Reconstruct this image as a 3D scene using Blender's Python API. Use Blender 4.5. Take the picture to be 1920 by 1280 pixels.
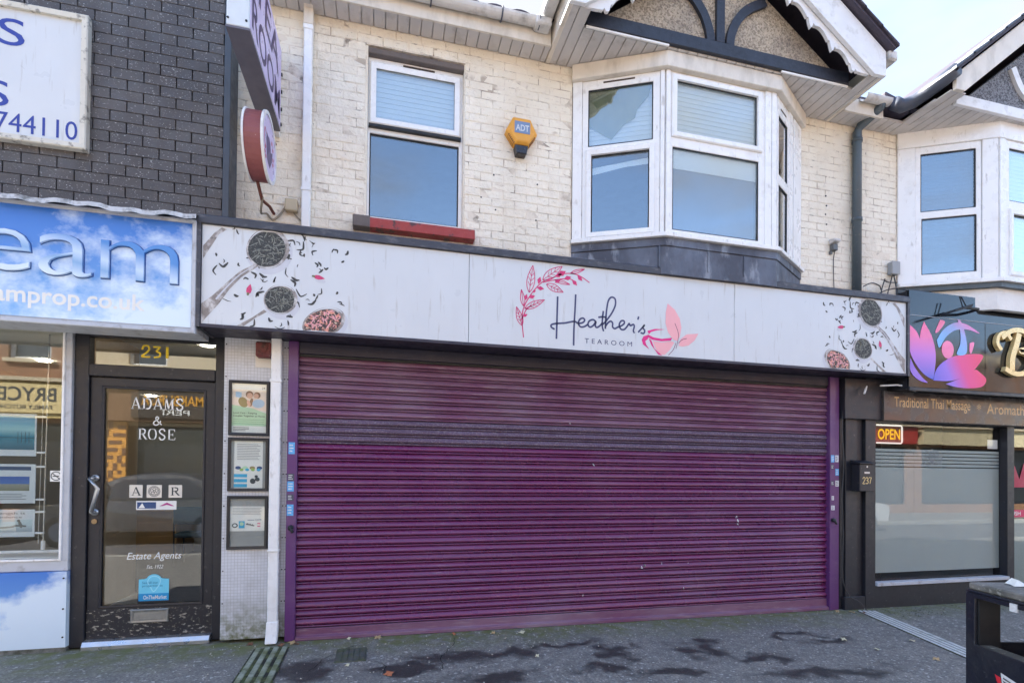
import bpy, bmesh, math, random
from mathutils import Vector, Matrix
random.seed(7)
for o in list(bpy.data.objects): bpy.data.objects.remove(o)
scene = bpy.context.scene
COL = scene.collection
R = math.radians

# ------------------------------------------------------------------ camera
cd = bpy.data.cameras.new('camera'); cam = bpy.data.objects.new('camera', cd); COL.objects.link(cam)
cd.sensor_width = 36.0; cd.sensor_fit = 'HORIZONTAL'
cd.lens = 974.6/1920*36
cd.shift_y = (876.5-640)/1920
cd.clip_start = 0.05; cd.clip_end = 3000
yw, pt, rl = R(13.894), R(0.6946), R(0.5853)
f_ = Vector((math.sin(yw)*math.cos(pt), math.cos(yw)*math.cos(pt), math.sin(pt)))
r_ = Vector((math.cos(yw), -math.sin(yw), 0)); u_ = r_.cross(f_)
rr = r_*math.cos(rl)+u_*math.sin(rl); uu = u_*math.cos(rl)-r_*math.sin(rl)
cam.matrix_world = Matrix(((rr.x, uu.x, -f_.x, 0.0), (rr.y, uu.y, -f_.y, -4.8), (rr.z, uu.z, -f_.z, 1.45), (0, 0, 0, 1)))
scene.camera = cam

# ------------------------------------------------------------------ sky and sun (sun stands behind the shops, to the left)
SUN_EL, SUN_AZ = 42.0, -48.0         # azimuth from +Y (behind the facade), negative towards -X
world = bpy.data.worlds.new('World'); scene.world = world; world.use_nodes = True
wn = world.node_tree; wn.nodes.clear()
wo = wn.nodes.new('ShaderNodeOutputWorld'); bg = wn.nodes.new('ShaderNodeBackground')
sky = wn.nodes.new('ShaderNodeTexSky'); sky.sky_type = 'NISHITA'; sky.sun_disc = False
sky.sun_elevation = R(SUN_EL); sky.sun_rotation = R(SUN_AZ)
sky.air_density = 1.0; sky.dust_density = 0.6; sky.ozone_density = 2.0
tc = wn.nodes.new('ShaderNodeTexCoord'); mp = wn.nodes.new('ShaderNodeMapping')
mp.inputs['Scale'].default_value = (1.0, 1.0, 2.6); mp.inputs['Rotation'].default_value = (0, 0, 0); mp.inputs['Location'].default_value = (3.3, 3.9, 7.7)
wn.links.new(tc.outputs['Generated'], mp.inputs['Vector'])
cn = wn.nodes.new('ShaderNodeTexNoise'); cn.inputs['Scale'].default_value = 1.3; cn.inputs['Detail'].default_value = 7; cn.inputs['Roughness'].default_value = 0.55
wn.links.new(mp.outputs['Vector'], cn.inputs['Vector'])
cr = wn.nodes.new('ShaderNodeMapRange'); cr.interpolation_type = 'SMOOTHSTEP'
cr.inputs['From Min'].default_value = 0.42; cr.inputs['From Max'].default_value = 0.62; cr.inputs['To Min'].default_value = 0.05; cr.inputs['To Max'].default_value = 0.95
wn.links.new(cn.outputs['Fac'], cr.inputs['Value'])
cm = wn.nodes.new('ShaderNodeMix'); cm.data_type = 'RGBA'
wn.links.new(cr.outputs['Result'], cm.inputs['Factor']); wn.links.new(sky.outputs['Color'], cm.inputs['A'])
CLOUD = 1.3
cm.inputs['B'].default_value = (CLOUD, CLOUD*1.01, CLOUD*1.04, 1)
wn.links.new(cm.outputs['Result'], bg.inputs['Color']); bg.inputs['Strength'].default_value = 0.12
wn.links.new(bg.outputs['Background'], wo.inputs['Surface'])
sl = bpy.data.lights.new('sun', 'SUN'); sl.energy = 4.6; sl.angle = R(0.53); sl.color = (1.0, 0.955, 0.88)
sun = bpy.data.objects.new('sun', sl); COL.objects.link(sun)
el, az = R(SUN_EL), R(SUN_AZ)
sun.rotation_euler = Vector((math.sin(az)*math.cos(el), math.cos(az)*math.cos(el), math.sin(el))).to_track_quat('Z', 'Y').to_euler()
sun.location = (10, 20, 25)
scene.view_settings.view_transform = 'Standard'; scene.view_settings.look = 'None'
scene.view_settings.gamma = 1.0; scene.view_settings.use_curve_mapping = False
scene.view_settings.exposure = 2.6
scene.render.engine = 'CYCLES'
scene.cycles.max_bounces = 10; scene.cycles.diffuse_bounces = 5; scene.cycles.glossy_bounces = 5; scene.cycles.transparent_max_bounces = 16

# ------------------------------------------------------------------ materials
def lin(c):
    c = c/255.0
    return c/12.92 if c <= 0.04045 else ((c+0.055)/1.055)**2.4
def S(r, g, b): return (lin(r), lin(g), lin(b), 1.0)
MATS = {}
def nd(nt, t, **kw):
    n = nt.nodes.new(t)
    for k, v in kw.items(): setattr(n, k, v)
    return n
def noise(nt, pos, scale, detail=4, rough=0.55, stretch=None):
    n = nd(nt, 'ShaderNodeTexNoise'); n.inputs['Scale'].default_value = scale; n.inputs['Detail'].default_value = detail; n.inputs['Roughness'].default_value = rough
    src = pos
    if stretch:
        m = nd(nt, 'ShaderNodeMapping'); m.inputs['Scale'].default_value = stretch; nt.links.new(pos, m.inputs['Vector']); src = m.outputs['Vector']
    nt.links.new(src, n.inputs['Vector']); return n.outputs['Fac']
def mrange(nt, val, a, b, c=0.0, d=1.0):
    n = nd(nt, 'ShaderNodeMapRange'); n.clamp = True
    for k, v in zip(('From Min', 'From Max', 'To Min', 'To Max'), (a, b, c, d)): n.inputs[k].default_value = v
    nt.links.new(val, n.inputs['Value']); return n.outputs['Result']
def mixc(nt, fac, A, B):
    n = nd(nt, 'ShaderNodeMix', data_type='RGBA')
    if isinstance(fac, float): n.inputs['Factor'].default_value = fac
    else: nt.links.new(fac, n.inputs['Factor'])
    for k, v in (('A', A), ('B', B)):
        if isinstance(v, tuple): n.inputs[k].default_value = v
        else: nt.links.new(v, n.inputs[k])
    return n.outputs['Result']
def math_(nt, op, a, b):
    n = nd(nt, 'ShaderNodeMath', operation=op)
    for i, v in enumerate((a, b)):
        if isinstance(v, (int, float)): n.inputs[i].default_value = v
        else: nt.links.new(v, n.inputs[i])
    return n.outputs[0]
def mat(name, col, rough=0.5, var=0.10, vs=7.0, bump=0.0, bs=70.0, bdist=0.01, metal=0.0, rnd=0.0, dirt=(), spec=0.5, coat=0.0, emit=None, estr=0.0, zmoss=None, rvar=0.12, alpha=None):
    """procedural paint/stone/metal: noise tone, optional per-object tone, stains, relief"""
    if name in MATS: return MATS[name]
    m = bpy.data.materials.new(name); m.use_nodes = True; nt = m.node_tree; b = nt.nodes['Principled BSDF']
    g = nd(nt, 'ShaderNodeNewGeometry'); pos = g.outputs['Position']
    v = mrange(nt, noise(nt, pos, vs, 5), 0.28, 0.72, 1-var, 1+var)
    if rnd:
        oi = nd(nt, 'ShaderNodeObjectInfo'); v = math_(nt, 'MULTIPLY', v, mrange(nt, oi.outputs['Random'], 0, 1, 1-rnd, 1+rnd))
    sc = nd(nt, 'ShaderNodeVectorMath', operation='SCALE'); sc.inputs[0].default_value = col[:3]; nt.links.new(v, sc.inputs['Scale'])
    c = sc.outputs[0]
    for d in dirt:   # (colour, scale, lo, hi, amount, stretch)
        sh_ = 0.07 if d[2] > 0.6 else 0.02
        f = mrange(nt, noise(nt, pos, d[1], 6, 0.6, d[5] if len(d) > 5 else None), d[2]-sh_, d[3]-sh_, 0.0, d[4])
        c = mixc(nt, f, c, d[0])
    if zmoss:        # green growth climbing from the ground: (colour, z0, z1, scale)
        sx = nd(nt, 'ShaderNodeSeparateXYZ'); nt.links.new(pos, sx.inputs[0])
        f = math_(nt, 'MULTIPLY', mrange(nt, sx.outputs['Z'], zmoss[1], zmoss[2], 1, 0), mrange(nt, noise(nt, pos, zmoss[3], 5), 0.3, 0.6))
        c = mixc(nt, f, c, zmoss[0])
    nt.links.new(c, b.inputs['Base Color'])
    nt.links.new(mrange(nt, noise(nt, pos, vs*2.3, 3), 0.3, 0.7, max(0.02, rough-rvar), min(1, rough+rvar)), b.inputs['Roughness'])
    b.inputs['Metallic'].default_value = metal; b.inputs['Specular IOR Level'].default_value = spec
    b.inputs['Coat Weight'].default_value = coat; b.inputs['Coat Roughness'].default_value = 0.05
    if emit: b.inputs['Emission Color'].default_value = emit; b.inputs['Emission Strength'].default_value = estr
    if bump:
        bn = nd(nt, 'ShaderNodeBump'); bn.inputs['Strength'].default_value = bump; bn.inputs['Distance'].default_value = bdist
        nt.links.new(noise(nt, pos, bs, 6, 0.6), bn.inputs['Height']); nt.links.new(bn.outputs['Normal'], b.inputs['Normal'])
    MATS[name] = m; return m
def glass(name, tint=(0.93, 0.96, 0.95, 1), k=1.0, base=0.0, ior=1.52, wob=0.0):
    """window pane: see-through with a Fresnel mirror coat"""
    if name in MATS: return MATS[name]
    m = bpy.data.materials.new(name); m.use_nodes = True; nt = m.node_tree; nt.nodes.clear()
    out = nd(nt, 'ShaderNodeOutputMaterial'); tr = nd(nt, 'ShaderNodeBsdfTransparent'); gl = nd(nt, 'ShaderNodeBsdfGlossy')
    tr.inputs['Color'].default_value = tint; gl.inputs['Roughness'].default_value = 0.0; gl.inputs['Color'].default_value = (0.97, 0.98, 1, 1)
    lw_ = nd(nt, 'ShaderNodeLayerWeight'); lw_.inputs['Blend'].default_value = 0.5      # Schlick on |cos|, alike on both faces
    f0 = ((ior-1)/(ior+1))**2
    fr = math_(nt, 'ADD', math_(nt, 'MULTIPLY', math_(nt, 'POWER', lw_.outputs['Facing'], 5.0), 1-f0), f0)
    f = math_(nt, 'ADD', math_(nt, 'MULTIPLY', fr, k), base)
    f = math_(nt, 'MINIMUM', f, 0.95)
    if wob:
        g = nd(nt, 'ShaderNodeNewGeometry'); bn = nd(nt, 'ShaderNodeBump'); bn.inputs['Strength'].default_value = wob; bn.inputs['Distance'].default_value = 0.01
        nt.links.new(noise(nt, g.outputs['Position'], 1.6, 2), bn.inputs['Height']); nt.links.new(bn.outputs['Normal'], gl.inputs['Normal'])
    mx = nd(nt, 'ShaderNodeMixShader'); nt.links.new(f, mx.inputs[0]); nt.links.new(tr.outputs[0], mx.inputs[1]); nt.links.new(gl.outputs[0], mx.inputs[2])
    nt.links.new(mx.outputs[0], out.inputs['Surface']); MATS[name] = m; return m
def emitter(name, col, s):
    if name in MATS: return MATS[name]
    m = bpy.data.materials.new(name); m.use_nodes = True; nt = m.node_tree; nt.nodes.clear()
    out = nd(nt, 'ShaderNodeOutputMaterial'); e = nd(nt, 'ShaderNodeEmission'); e.inputs['Color'].default_value = col; e.inputs['Strength'].default_value = s
    nt.links.new(e.outputs[0], out.inputs['Surface']); MATS[name] = m; return m
def skyprint(name, z0, z1, xs=1.0, seed=0.0, b0=-0.12, b1=0.16, zk=0.34):
    """printed blue sky with white clouds on a sign face"""
    m = bpy.data.materials.new(name); m.use_nodes = True; nt = m.node_tree; b = nt.nodes['Principled BSDF']
    g = nd(nt, 'ShaderNodeNewGeometry'); pos = g.outputs['Position']; sx = nd(nt, 'ShaderNodeSeparateXYZ'); nt.links.new(pos, sx.inputs[0])
    t = mrange(nt, sx.outputs['Z'], z0, z1)
    blue = mixc(nt, t, S(120, 178, 232), S(38, 104, 196))
    mpn = nd(nt, 'ShaderNodeMapping'); mpn.inputs['Location'].default_value = (seed, seed*0.7, seed*1.3); nt.links.new(pos, mpn.inputs['Vector'])
    n = noise(nt, mpn.outputs['Vector'], 2.4*xs, 8, 0.62, (1, 1, 1.3))
    rx = mrange(nt, sx.outputs['X'], -2.9, -1.4, b0, b1)
    tt = math_(nt, 'ADD', math_(nt, 'SUBTRACT', n, math_(nt, 'MULTIPLY', t, zk)), rx)
    f = mrange(nt, tt, 0.30, 0.50, 0, 0.9)
    c = mixc(nt, f, blue, S(222, 236, 246))
    nt.links.new(c, b.inputs['Base Color']); b.inputs['Roughness'].default_value = 0.35
    return m
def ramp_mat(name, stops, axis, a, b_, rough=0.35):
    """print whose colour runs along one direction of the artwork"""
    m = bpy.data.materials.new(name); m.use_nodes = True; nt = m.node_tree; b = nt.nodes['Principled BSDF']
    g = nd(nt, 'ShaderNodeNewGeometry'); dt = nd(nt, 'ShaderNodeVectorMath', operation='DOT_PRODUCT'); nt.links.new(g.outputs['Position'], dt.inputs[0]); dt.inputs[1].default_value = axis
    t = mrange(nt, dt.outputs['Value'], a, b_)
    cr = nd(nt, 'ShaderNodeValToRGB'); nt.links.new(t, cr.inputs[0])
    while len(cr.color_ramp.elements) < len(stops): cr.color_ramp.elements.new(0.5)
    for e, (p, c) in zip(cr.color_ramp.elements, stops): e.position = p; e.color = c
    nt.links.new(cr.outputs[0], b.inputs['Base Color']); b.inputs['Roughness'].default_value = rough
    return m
def tile_mat(name, col, joint, size, rough=0.3, zmoss=None):
    """small mosaic squares, too small to pick apart"""
    m = bpy.data.materials.new(name); m.use_nodes = True; nt = m.node_tree; b = nt.nodes['Principled BSDF']
    g = nd(nt, 'ShaderNodeNewGeometry'); pos = g.outputs['Position']
    mpn = nd(nt, 'ShaderNodeMapping'); mpn.inputs['Rotation'].default_value = (R(90), 0, 0); nt.links.new(pos, mpn.inputs['Vector'])
    br = nd(nt, 'ShaderNodeTexBrick', offset=0.0, squash=1.0); nt.links.new(mpn.outputs['Vector'], br.inputs['Vector'])
    br.inputs['Scale'].default_value = 1.0; br.inputs['Brick Width'].default_value = size; br.inputs['Row Height'].default_value = size
    br.inputs['Mortar Size'].default_value = 0.0013; br.inputs['Color1'].default_value = col; br.inputs['Color2'].default_value = tuple(x*0.93 for x in col[:3])+(1,); br.inputs['Mortar'].default_value = joint
    c = mixc(nt, mrange(nt, noise(nt, pos, 5, 6), 0.5, 0.75, 0, 0.35), br.outputs['Color'], S(150, 148, 142))
    if zmoss:
        sx = nd(nt, 'ShaderNodeSeparateXYZ'); nt.links.new(pos, sx.inputs[0])
        f = math_(nt, 'MULTIPLY', mrange(nt, sx.outputs['Z'], zmoss[1], zmoss[2], 1, 0), mrange(nt, noise(nt, pos, zmoss[3], 5), 0.3, 0.6))
        c = mixc(nt, f, c, zmoss[0])
    nt.links.new(c, b.inputs['Base Color']); b.inputs['Roughness'].default_value = rough
    bn = nd(nt, 'ShaderNodeBump'); bn.inputs['Strength'].default_value = 0.3; bn.inputs['Distance'].default_value = 0.002; bn.invert = True
    nt.links.new(br.outputs['Fac'], bn.inputs['Height']); nt.links.new(bn.outputs['Normal'], b.inputs['Normal'])
    return m

# ------------------------------------------------------------------ mesh building
def off(o):
    v = Vector((0, 0, 0))
    while o is not None: v += Vector(o.location); o = o.parent
    return v
def tag(o, label=None, cat=None, group=None, kind=None):
    for k, v in (('label', label), ('category', cat), ('group', group), ('kind', kind)):
        if v: o[k] = v
    return o
def thing(name, loc, label, cat, group=None):
    o = bpy.data.objects.new(name, None); COL.objects.link(o); o.location = loc; o.empty_display_size = 0.1
    return tag(o, label, cat, group)
class MB:
    def __init__(s, T=None): s.v = []; s.f = []; s.T = T
    def add(s, vs, fs):
        n = len(s.v); s.v += [s.T(*p) if s.T else tuple(p) for p in vs]; s.f += [tuple(i+n for i in f) for f in fs]; return s
    def box(s, x0, x1, y0, y1, z0, z1):
        return s.add([(x0, y0, z0), (x1, y0, z0), (x1, y1, z0), (x0, y1, z0), (x0, y0, z1), (x1, y0, z1), (x1, y1, z1), (x0, y1, z1)],
                     [(0, 1, 2, 3), (4, 7, 6, 5), (0, 4, 5, 1), (1, 5, 6, 2), (2, 6, 7, 3), (3, 7, 4, 0)])
    def prism(s, poly, y0, y1, axis='y'):
        """polygon (a,b) swept along one axis"""
        n = len(poly)
        P = {'y': lambda a, b, t: (a, t, b), 'x': lambda a, b, t: (t, a, b), 'z': lambda a, b, t: (a, b, t)}[axis]
        return s.add([P(a, b, y0) for a, b in poly]+[P(a, b, y1) for a, b in poly],
                     [tuple(range(n)), tuple(range(2*n-1, n-1, -1))]+[(i, (i+1) % n, n+(i+1) % n, n+i) for i in range(n)])
    def grid(s, x0, x1, z0, z1, holes, y0, y1):
        """slab in the x-z plane with rectangular holes"""
        xs = sorted({x0, x1, *[h[0] for h in holes], *[h[1] for h in holes]}); zs = sorted({z0, z1, *[h[2] for h in holes], *[h[3] for h in holes]})
        xs = [x for x in xs if x0 <= x <= x1]; zs = [z for z in zs if z0 <= z <= z1]
        def solid(i, j):
            if i < 0 or j < 0 or i >= len(xs)-1 or j >= len(zs)-1: return False
            cx, cz = (xs[i]+xs[i+1])/2, (zs[j]+zs[j+1])/2
            return not any(h[0] < cx < h[1] and h[2] < cz < h[3] for h in holes)
        for i in range(len(xs)-1):
            for j in range(len(zs)-1):
                if not solid(i, j): continue
                a, b, c, d = xs[i], xs[i+1], zs[j], zs[j+1]
                fs = [(0, 1, 5, 4), (3, 7, 6, 2)]
                if not solid(i, j-1): fs.append((0, 3, 2, 1))
                if not solid(i, j+1): fs.append((4, 5, 6, 7))
                if not solid(i-1, j): fs.append((0, 4, 7, 3))
                if not solid(i+1, j): fs.append((1, 2, 6, 5))
                s.add([(a, y0, c), (b, y0, c), (b, y1, c), (a, y1, c), (a, y0, d), (b, y0, d), (b, y1, d), (a, y1, d)], fs)
        return s
    def rim(s, x0, x1, z0, z1, w, y0, y1, ch=0.0):
        """mitred frame with chamfered inner edge"""
        o = [(x0, z0), (x1, z0), (x1, z1), (x0, z1)]; i_ = [(x0+w, z0+w), (x1-w, z0+w), (x1-w, z1-w), (x0+w, z1-w)]
        k = [(x0+ch, z0+ch), (x1-ch, z0+ch), (x1-ch, z1-ch), (x0+ch, z1-ch)]
        vs = [(a, y1, b) for a, b in o]+[(a, y0+ch, b) for a, b in o]+[(a, y0, b) for a, b in k]+[(a, y0+ch*0.5, b) for a, b in i_]+[(a, y1, b) for a, b in i_]
        fs = []
        for r in range(4):
            for q in range(4):
                n = (q+1) % 4; fs.append((r*4+q, r*4+n, r*4+4+n, r*4+4+q))
        for q in range(4):
            n = (q+1) % 4; fs.append((16+q, 16+n, n, q))
        return s.add(vs, fs)
    def tube(s, path, r, n=8, caps=True, squash=None):
        P = [Vector(p) for p in path]; rs = r if isinstance(r, (list, tuple)) else [r]*len(P)
        vs = []; fs = []
        up = Vector((0, 0, 1))
        for i, p in enumerate(P):
            t = (P[min(i+1, len(P)-1)]-P[max(i-1, 0)]).normalized()
            a = t.cross(up if abs(t.z) < 0.95 else Vector((0, 1, 0))).normalized(); b = t.cross(a)
            for k in range(n):
                an = 2*math.pi*k/n; vs.append(tuple(p+(a*math.cos(an)+b*math.sin(an))*rs[i]))
        for i in range(len(P)-1):
            for k in range(n): fs.append((i*n+k, i*n+(k+1) % n, (i+1)*n+(k+1) % n, (i+1)*n+k))
        if caps: fs += [tuple(range(n)), tuple(range((len(P)-1)*n, len(P)*n))]
        return s.add(vs, fs)
    def poly(s, pts, y): return s.add([(a, y, b) for a, b in pts], [tuple(range(len(pts)))])
    def ellipse(s, cx, cz, a, b, ang, y, n=28, zmin=None, zmax=None):
        pts = []
        for k in range(n):
            t = 2*math.pi*k/n; x = a*math.cos(t); z = b*math.sin(t)
            pz = cz+x*math.sin(ang)+z*math.cos(ang)
            if zmin is not None: pz = max(pz, zmin)
            if zmax is not None: pz = min(pz, zmax)
            pts.append((cx+x*math.cos(ang)-z*math.sin(ang), pz))
        return s.poly(pts, y)
    def ribbon(s, pts, w, y, smooth=5, taper=False):
        """flat brush stroke along a path in the x-z plane"""
        P = crom(pts, smooth) if smooth else [tuple(p) for p in pts]; n = len(P); vs = []
        for i in range(n):
            a = P[max(i-1, 0)]; b = P[min(i+1, n-1)]; dx, dz = b[0]-a[0], b[1]-a[1]; L = math.hypot(dx, dz) or 1
            ww = (w[0]+(w[1]-w[0])*i/(n-1)) if isinstance(w, tuple) else w
            if taper: ww *= 0.25+0.75*math.sin(math.pi*(i+0.5)/n)
            nx, nz = -dz/L*ww/2, dx/L*ww/2
            vs += [(P[i][0]+nx, y, P[i][1]+nz), (P[i][0]-nx, y, P[i][1]-nz)]
        return s.add(vs, [(2*i, 2*i+1, 2*i+3, 2*i+2) for i in range(n-1)])
    def text(s, body, x0, x1, z0, z1, y, depth=0.0, bold=0.0, shear=0.0, flip=False, space=1.0):
        vs, fs = text_geo(body, bold, shear, space, depth)
        ax, bx = min(v[0] for v in vs), max(v[0] for v in vs); az_, bz = min(v[1] for v in vs), max(v[1] for v in vs)
        out = []
        for a, b, c in vs:
            t = (a-ax)/(bx-ax); q = (b-az_)/(bz-az_)
            out.append(((x1+(x0-x1)*t) if flip else (x0+(x1-x0)*t), y-c if not flip else y+c, z0+(z1-z0)*q))
        return s.add(out, fs)
    def build(s, name, material, parent=None, bevel=0.0, smooth=False, seg=1, label=None, kind=None):
        me = bpy.data.meshes.new(name); o_ = off(parent)
        me.from_pydata([(a-o_.x, b-o_.y, c-o_.z) for a, b, c in s.v], [], s.f)
        bm = bmesh.new(); bm.from_mesh(me); bmesh.ops.remove_doubles(bm, verts=bm.verts, dist=1e-5); bmesh.ops.recalc_face_normals(bm, faces=bm.faces)
        if bevel:
            es = [e for e in bm.edges if len(e.link_faces) == 2 and e.calc_face_angle(0) > 0.6]
            bmesh.ops.bevel(bm, geom=es, offset=bevel, segments=seg, affect='EDGES', profile=0.5, clamp_overlap=True)
        if smooth:
            for f in bm.faces: f.smooth = True
        bm.to_mesh(me); bm.free()
        me.materials.append(material)
        o = bpy.data.objects.new(name, me); COL.objects.link(o); o.parent = parent
        return tag(o, label, kind=kind)
def crom(pts, k):
    P = [pts[0]]+list(pts)+[pts[-1]]; out = []
    for i in range(1, len(P)-2):
        p0, p1, p2, p3 = P[i-1:i+3]
        for j in range(k):
            t = j/k
            out.append(tuple(0.5*((2*b)+(-a+c)*t+(2*a-5*b+4*c-d)*t*t+(-a+3*b-3*c+d)*t**3) for a, b, c, d in zip(p0, p1, p2, p3)))
    out.append(tuple(pts[-1])); return out
_tc = {}
def text_geo(body, bold, shear, space, depth):
    key = (body, bold, shear, space, depth)
    if key not in _tc:
        cu = bpy.data.curves.new('lettering', 'FONT'); cu.body = body; cu.offset = bold; cu.shear = shear; cu.space_character = space; cu.extrude = depth*0.5; cu.resolution_u = 4
        if depth: cu.bevel_depth = 0.0
        ob = bpy.data.objects.new('lettering', cu); COL.objects.link(ob)
        dg = bpy.context.evaluated_depsgraph_get(); me = bpy.data.meshes.new_from_object(ob.evaluated_get(dg))
        _tc[key] = ([tuple(v.co) for v in me.vertices], [tuple(p.vertices) for p in me.polygons])
        bpy.data.objects.remove(ob); bpy.data.meshes.remove(me); bpy.data.curves.remove(cu)
    return _tc[key]
def letters(parent, m, lines, name='lettering'):
    for body, x0, x1, z0, z1, y, kw in lines:
        t = MB(); t.text(body, x0, x1, z0, z1, y, **kw); o = t.build(name, m, parent)
def single(name, mb, material, label, cat, loc=(0, 0, 0), group=None, kind=None, **kw):
    """a thing that is one mesh"""
    o = mb.build(name, material, None, **kw)
    v = Vector(loc)
    if v.length:
        for p in o.data.vertices: p.co -= v
        o.location = v
    return tag(o, label, cat, group, kind)
def facet(p0, p1):
    """local frame on a wall facet: u along it, y inwards, z up"""
    ux, uy = p1[0]-p0[0], p1[1]-p0[1]; L = math.hypot(ux, uy); ux /= L; uy /= L
    return (lambda a, y, z: (p0[0]+ux*a-uy*y, p0[1]+uy*a+ux*y, z)), L

# ------------------------------------------------------------------ palette
m_brickpaint = mat('painted_brick', S(236, 229, 214), 0.62, 0.05, 3.0, 0.8, 22, 0.025, rnd=0.02,
    dirt=((S(196, 178, 152), 1.1, 0.50, 0.74, 0.42), (S(168, 150, 128), 2.2, 0.56, 0.70, 0.4, (1, 1, 0.4)), (S(150, 130, 108), 16, 0.66, 0.78, 0.5, (0.5, 1, 1.6)), (S(98, 86, 74), 48, 0.70, 0.78, 0.6)))
m_mortar = mat('painted_mortar', S(226, 216, 200), 0.7, 0.06, 5.0, 0.5, 50, 0.01, dirt=((S(150, 134, 116), 5, 0.50, 0.64, 0.7), (S(104, 92, 80), 9, 0.58, 0.68, 0.75)))
m_blackbrick = mat('black_brick', S(73, 69, 69), 0.5, 0.10, 5.0, 0.12, 120, 0.003, rnd=0.10,
    dirt=((S(190, 188, 186), 88, 0.685, 0.725, 0.7, (0.7, 1, 1.2)), (S(104, 102, 102), 2.0, 0.5, 0.72, 0.4)))
m_blackjoint = mat('black_joint', S(34, 34, 40), 0.8, 0.1, 20)
m_upvc = mat('white_upvc', S(232, 232, 232), 0.32, 0.03, 4, dirt=((S(196, 190, 180), 5, 0.55, 0.85, 0.5), (S(150, 142, 130), 22, 0.68, 0.8, 0.5, (1, 1, 0.3))))
m_upvc_old = mat('weathered_upvc', S(216, 208, 196), 0.45, 0.06, 6, dirt=((S(150, 140, 126), 7, 0.5, 0.8, 0.6, (1, 1, 0.35)),))
m_whitepaint = mat('white_paint', S(222, 222, 224), 0.5, 0.05, 6, 0.15, 40, dirt=((S(160, 155, 148), 9, 0.55, 0.8, 0.6),))
m_soffit = mat('soffit_board', S(196, 192, 190), 0.5, 0.06, 5, rnd=0.05, dirt=((S(140, 132, 126), 8, 0.55, 0.8, 0.6),))
m_blacktimber = mat('black_timber', S(38, 42, 54), 0.5, 0.15, 9, 0.2, 60, dirt=((S(110, 105, 105), 60, 0.7, 0.78, 0.5), (S(140, 52, 48), 14, 0.74, 0.78, 0.5)))
m_lead = mat('lead_sheet', S(92, 98, 112), 0.5, 0.2, 4, 0.3, 14, 0.012, metal=0.15, dirt=((S(58, 60, 72), 3.5, 0.44, 0.62, 0.8, (1, 1, 0.6)), (S(150, 156, 166), 9, 0.62, 0.74, 0.6, (1, 1, 0.45))))
m_trim = mat('dark_trim', S(58, 60, 70), 0.45, 0.15, 8, dirt=((S(122, 122, 124), 24, 0.55, 0.75, 0.6, (0.4, 1, 1)),))
m_hood = mat('dark_hood', S(44, 42, 58), 0.45, 0.15, 5, dirt=((S(150, 145, 140), 90, 0.73, 0.78, 0.5), (S(70, 64, 72), 4, 0.5, 0.8, 0.5)))
m_red = mat('red_paint', S(158, 62, 60), 0.6, 0.12, 9, 0.3, 50, dirt=((S(70, 60, 62), 10, 0.62, 0.68, 0.9), (S(186, 110, 104), 30, 0.6, 0.75, 0.4)))
m_sill = mat('grey_sill', S(104, 96, 94), 0.7, 0.12, 9, 0.3, 60)
m_purple = mat('purple_paint', S(92, 48, 104), 0.42, 0.10, 2.2, 0.06, 30, dirt=((S(136, 112, 136), 3.2, 0.52, 0.85, 0.45, (0.5, 1, 1)), (S(165, 148, 152), 70, 0.72, 0.80, 0.5)))
m_slat = mat('purple_slat', S(108, 43, 88), 0.28, 0.10, 1.4, 0.04, 30, rnd=0.07, coat=0.35,
    dirt=((S(128, 92, 118), 1.7, 0.52, 0.80, 0.5, (0.6, 1, 1)), (S(150, 130, 140), 26, 0.68, 0.78, 0.35, (0.12, 1, 1.5)), (S(196, 182, 184), 95, 0.76, 0.80, 0.5)))
m_slat_fade = mat('faded_slat', S(116, 72, 100), 0.45, 0.10, 1.6, 0.05, 30, rnd=0.05,
    dirt=((S(142, 118, 134), 2.1, 0.42, 0.70, 0.75, (0.5, 1, 1)), (S(160, 144, 150), 30, 0.62, 0.76, 0.45, (0.15, 1, 1.5)), (S(196, 182, 184), 95, 0.75, 0.80, 0.5)))
m_slat_dust = mat('dusty_slat', S(96, 76, 98), 0.75, 0.14, 4, 0.6, 120, 0.006, rnd=0.04, dirt=((S(156, 146, 152), 70, 0.52, 0.68, 0.6), (S(74, 44, 78), 14, 0.56, 0.74, 0.6)))
m_asphalt = None
m_pebble = mat('pebbledash', S(206, 190, 168), 0.85, 0.18, 30, 1.0, 62, 0.03, dirt=((S(120, 106, 92), 60, 0.48, 0.6, 0.8), (S(96, 92, 98), 2.4, 0.5, 0.75, 0.5)))
m_pebble_grey = mat('grey_pebbledash', S(150, 152, 158), 0.85, 0.2, 30, 1.0, 62, 0.03, dirt=((S(62, 64, 72), 60, 0.46, 0.6, 0.85),))
m_rooftile = mat('roof_tile', S(66, 60, 72), 0.7, 0.18, 9, 0.3, 40, rnd=0.15)
m_gutter = mat('gutter_plastic', S(206, 204, 202), 0.45, 0.06, 7, dirt=((S(120, 116, 112), 9, 0.5, 0.75, 0.7),))
m_gutter_dark = mat('dark_gutter', S(72, 78, 92), 0.5, 0.1, 7)
m_pipe_black = mat('black_pipe', S(70, 82, 90), 0.45, 0.1, 6, dirt=((S(140, 130, 120), 30, 0.68, 0.76, 0.5),))
m_dark = mat('dark_interior', S(58, 54, 50), 0.9, 0.1, 3)
m_room = mat('room_wall', S(168, 160, 146), 0.8, 0.05, 2)
m_blind = mat('blind_fabric', S(232, 234, 232), 0.7, 0.04, 30, rnd=0.03)
m_glass = glass('window_glass', (0.86, 0.90, 0.91, 1), 3.0, 0.03, 1.52, 0.10)
m_glass_shop = glass('shop_glass', (0.92, 0.94, 0.93, 1), 1.3, 0.01, 1.52, 0.015)
m_glass_film = glass('filmed_glass', (0.95, 0.96, 0.96, 1), 0.8, 0.0, 1.5, 0.015)
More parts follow.
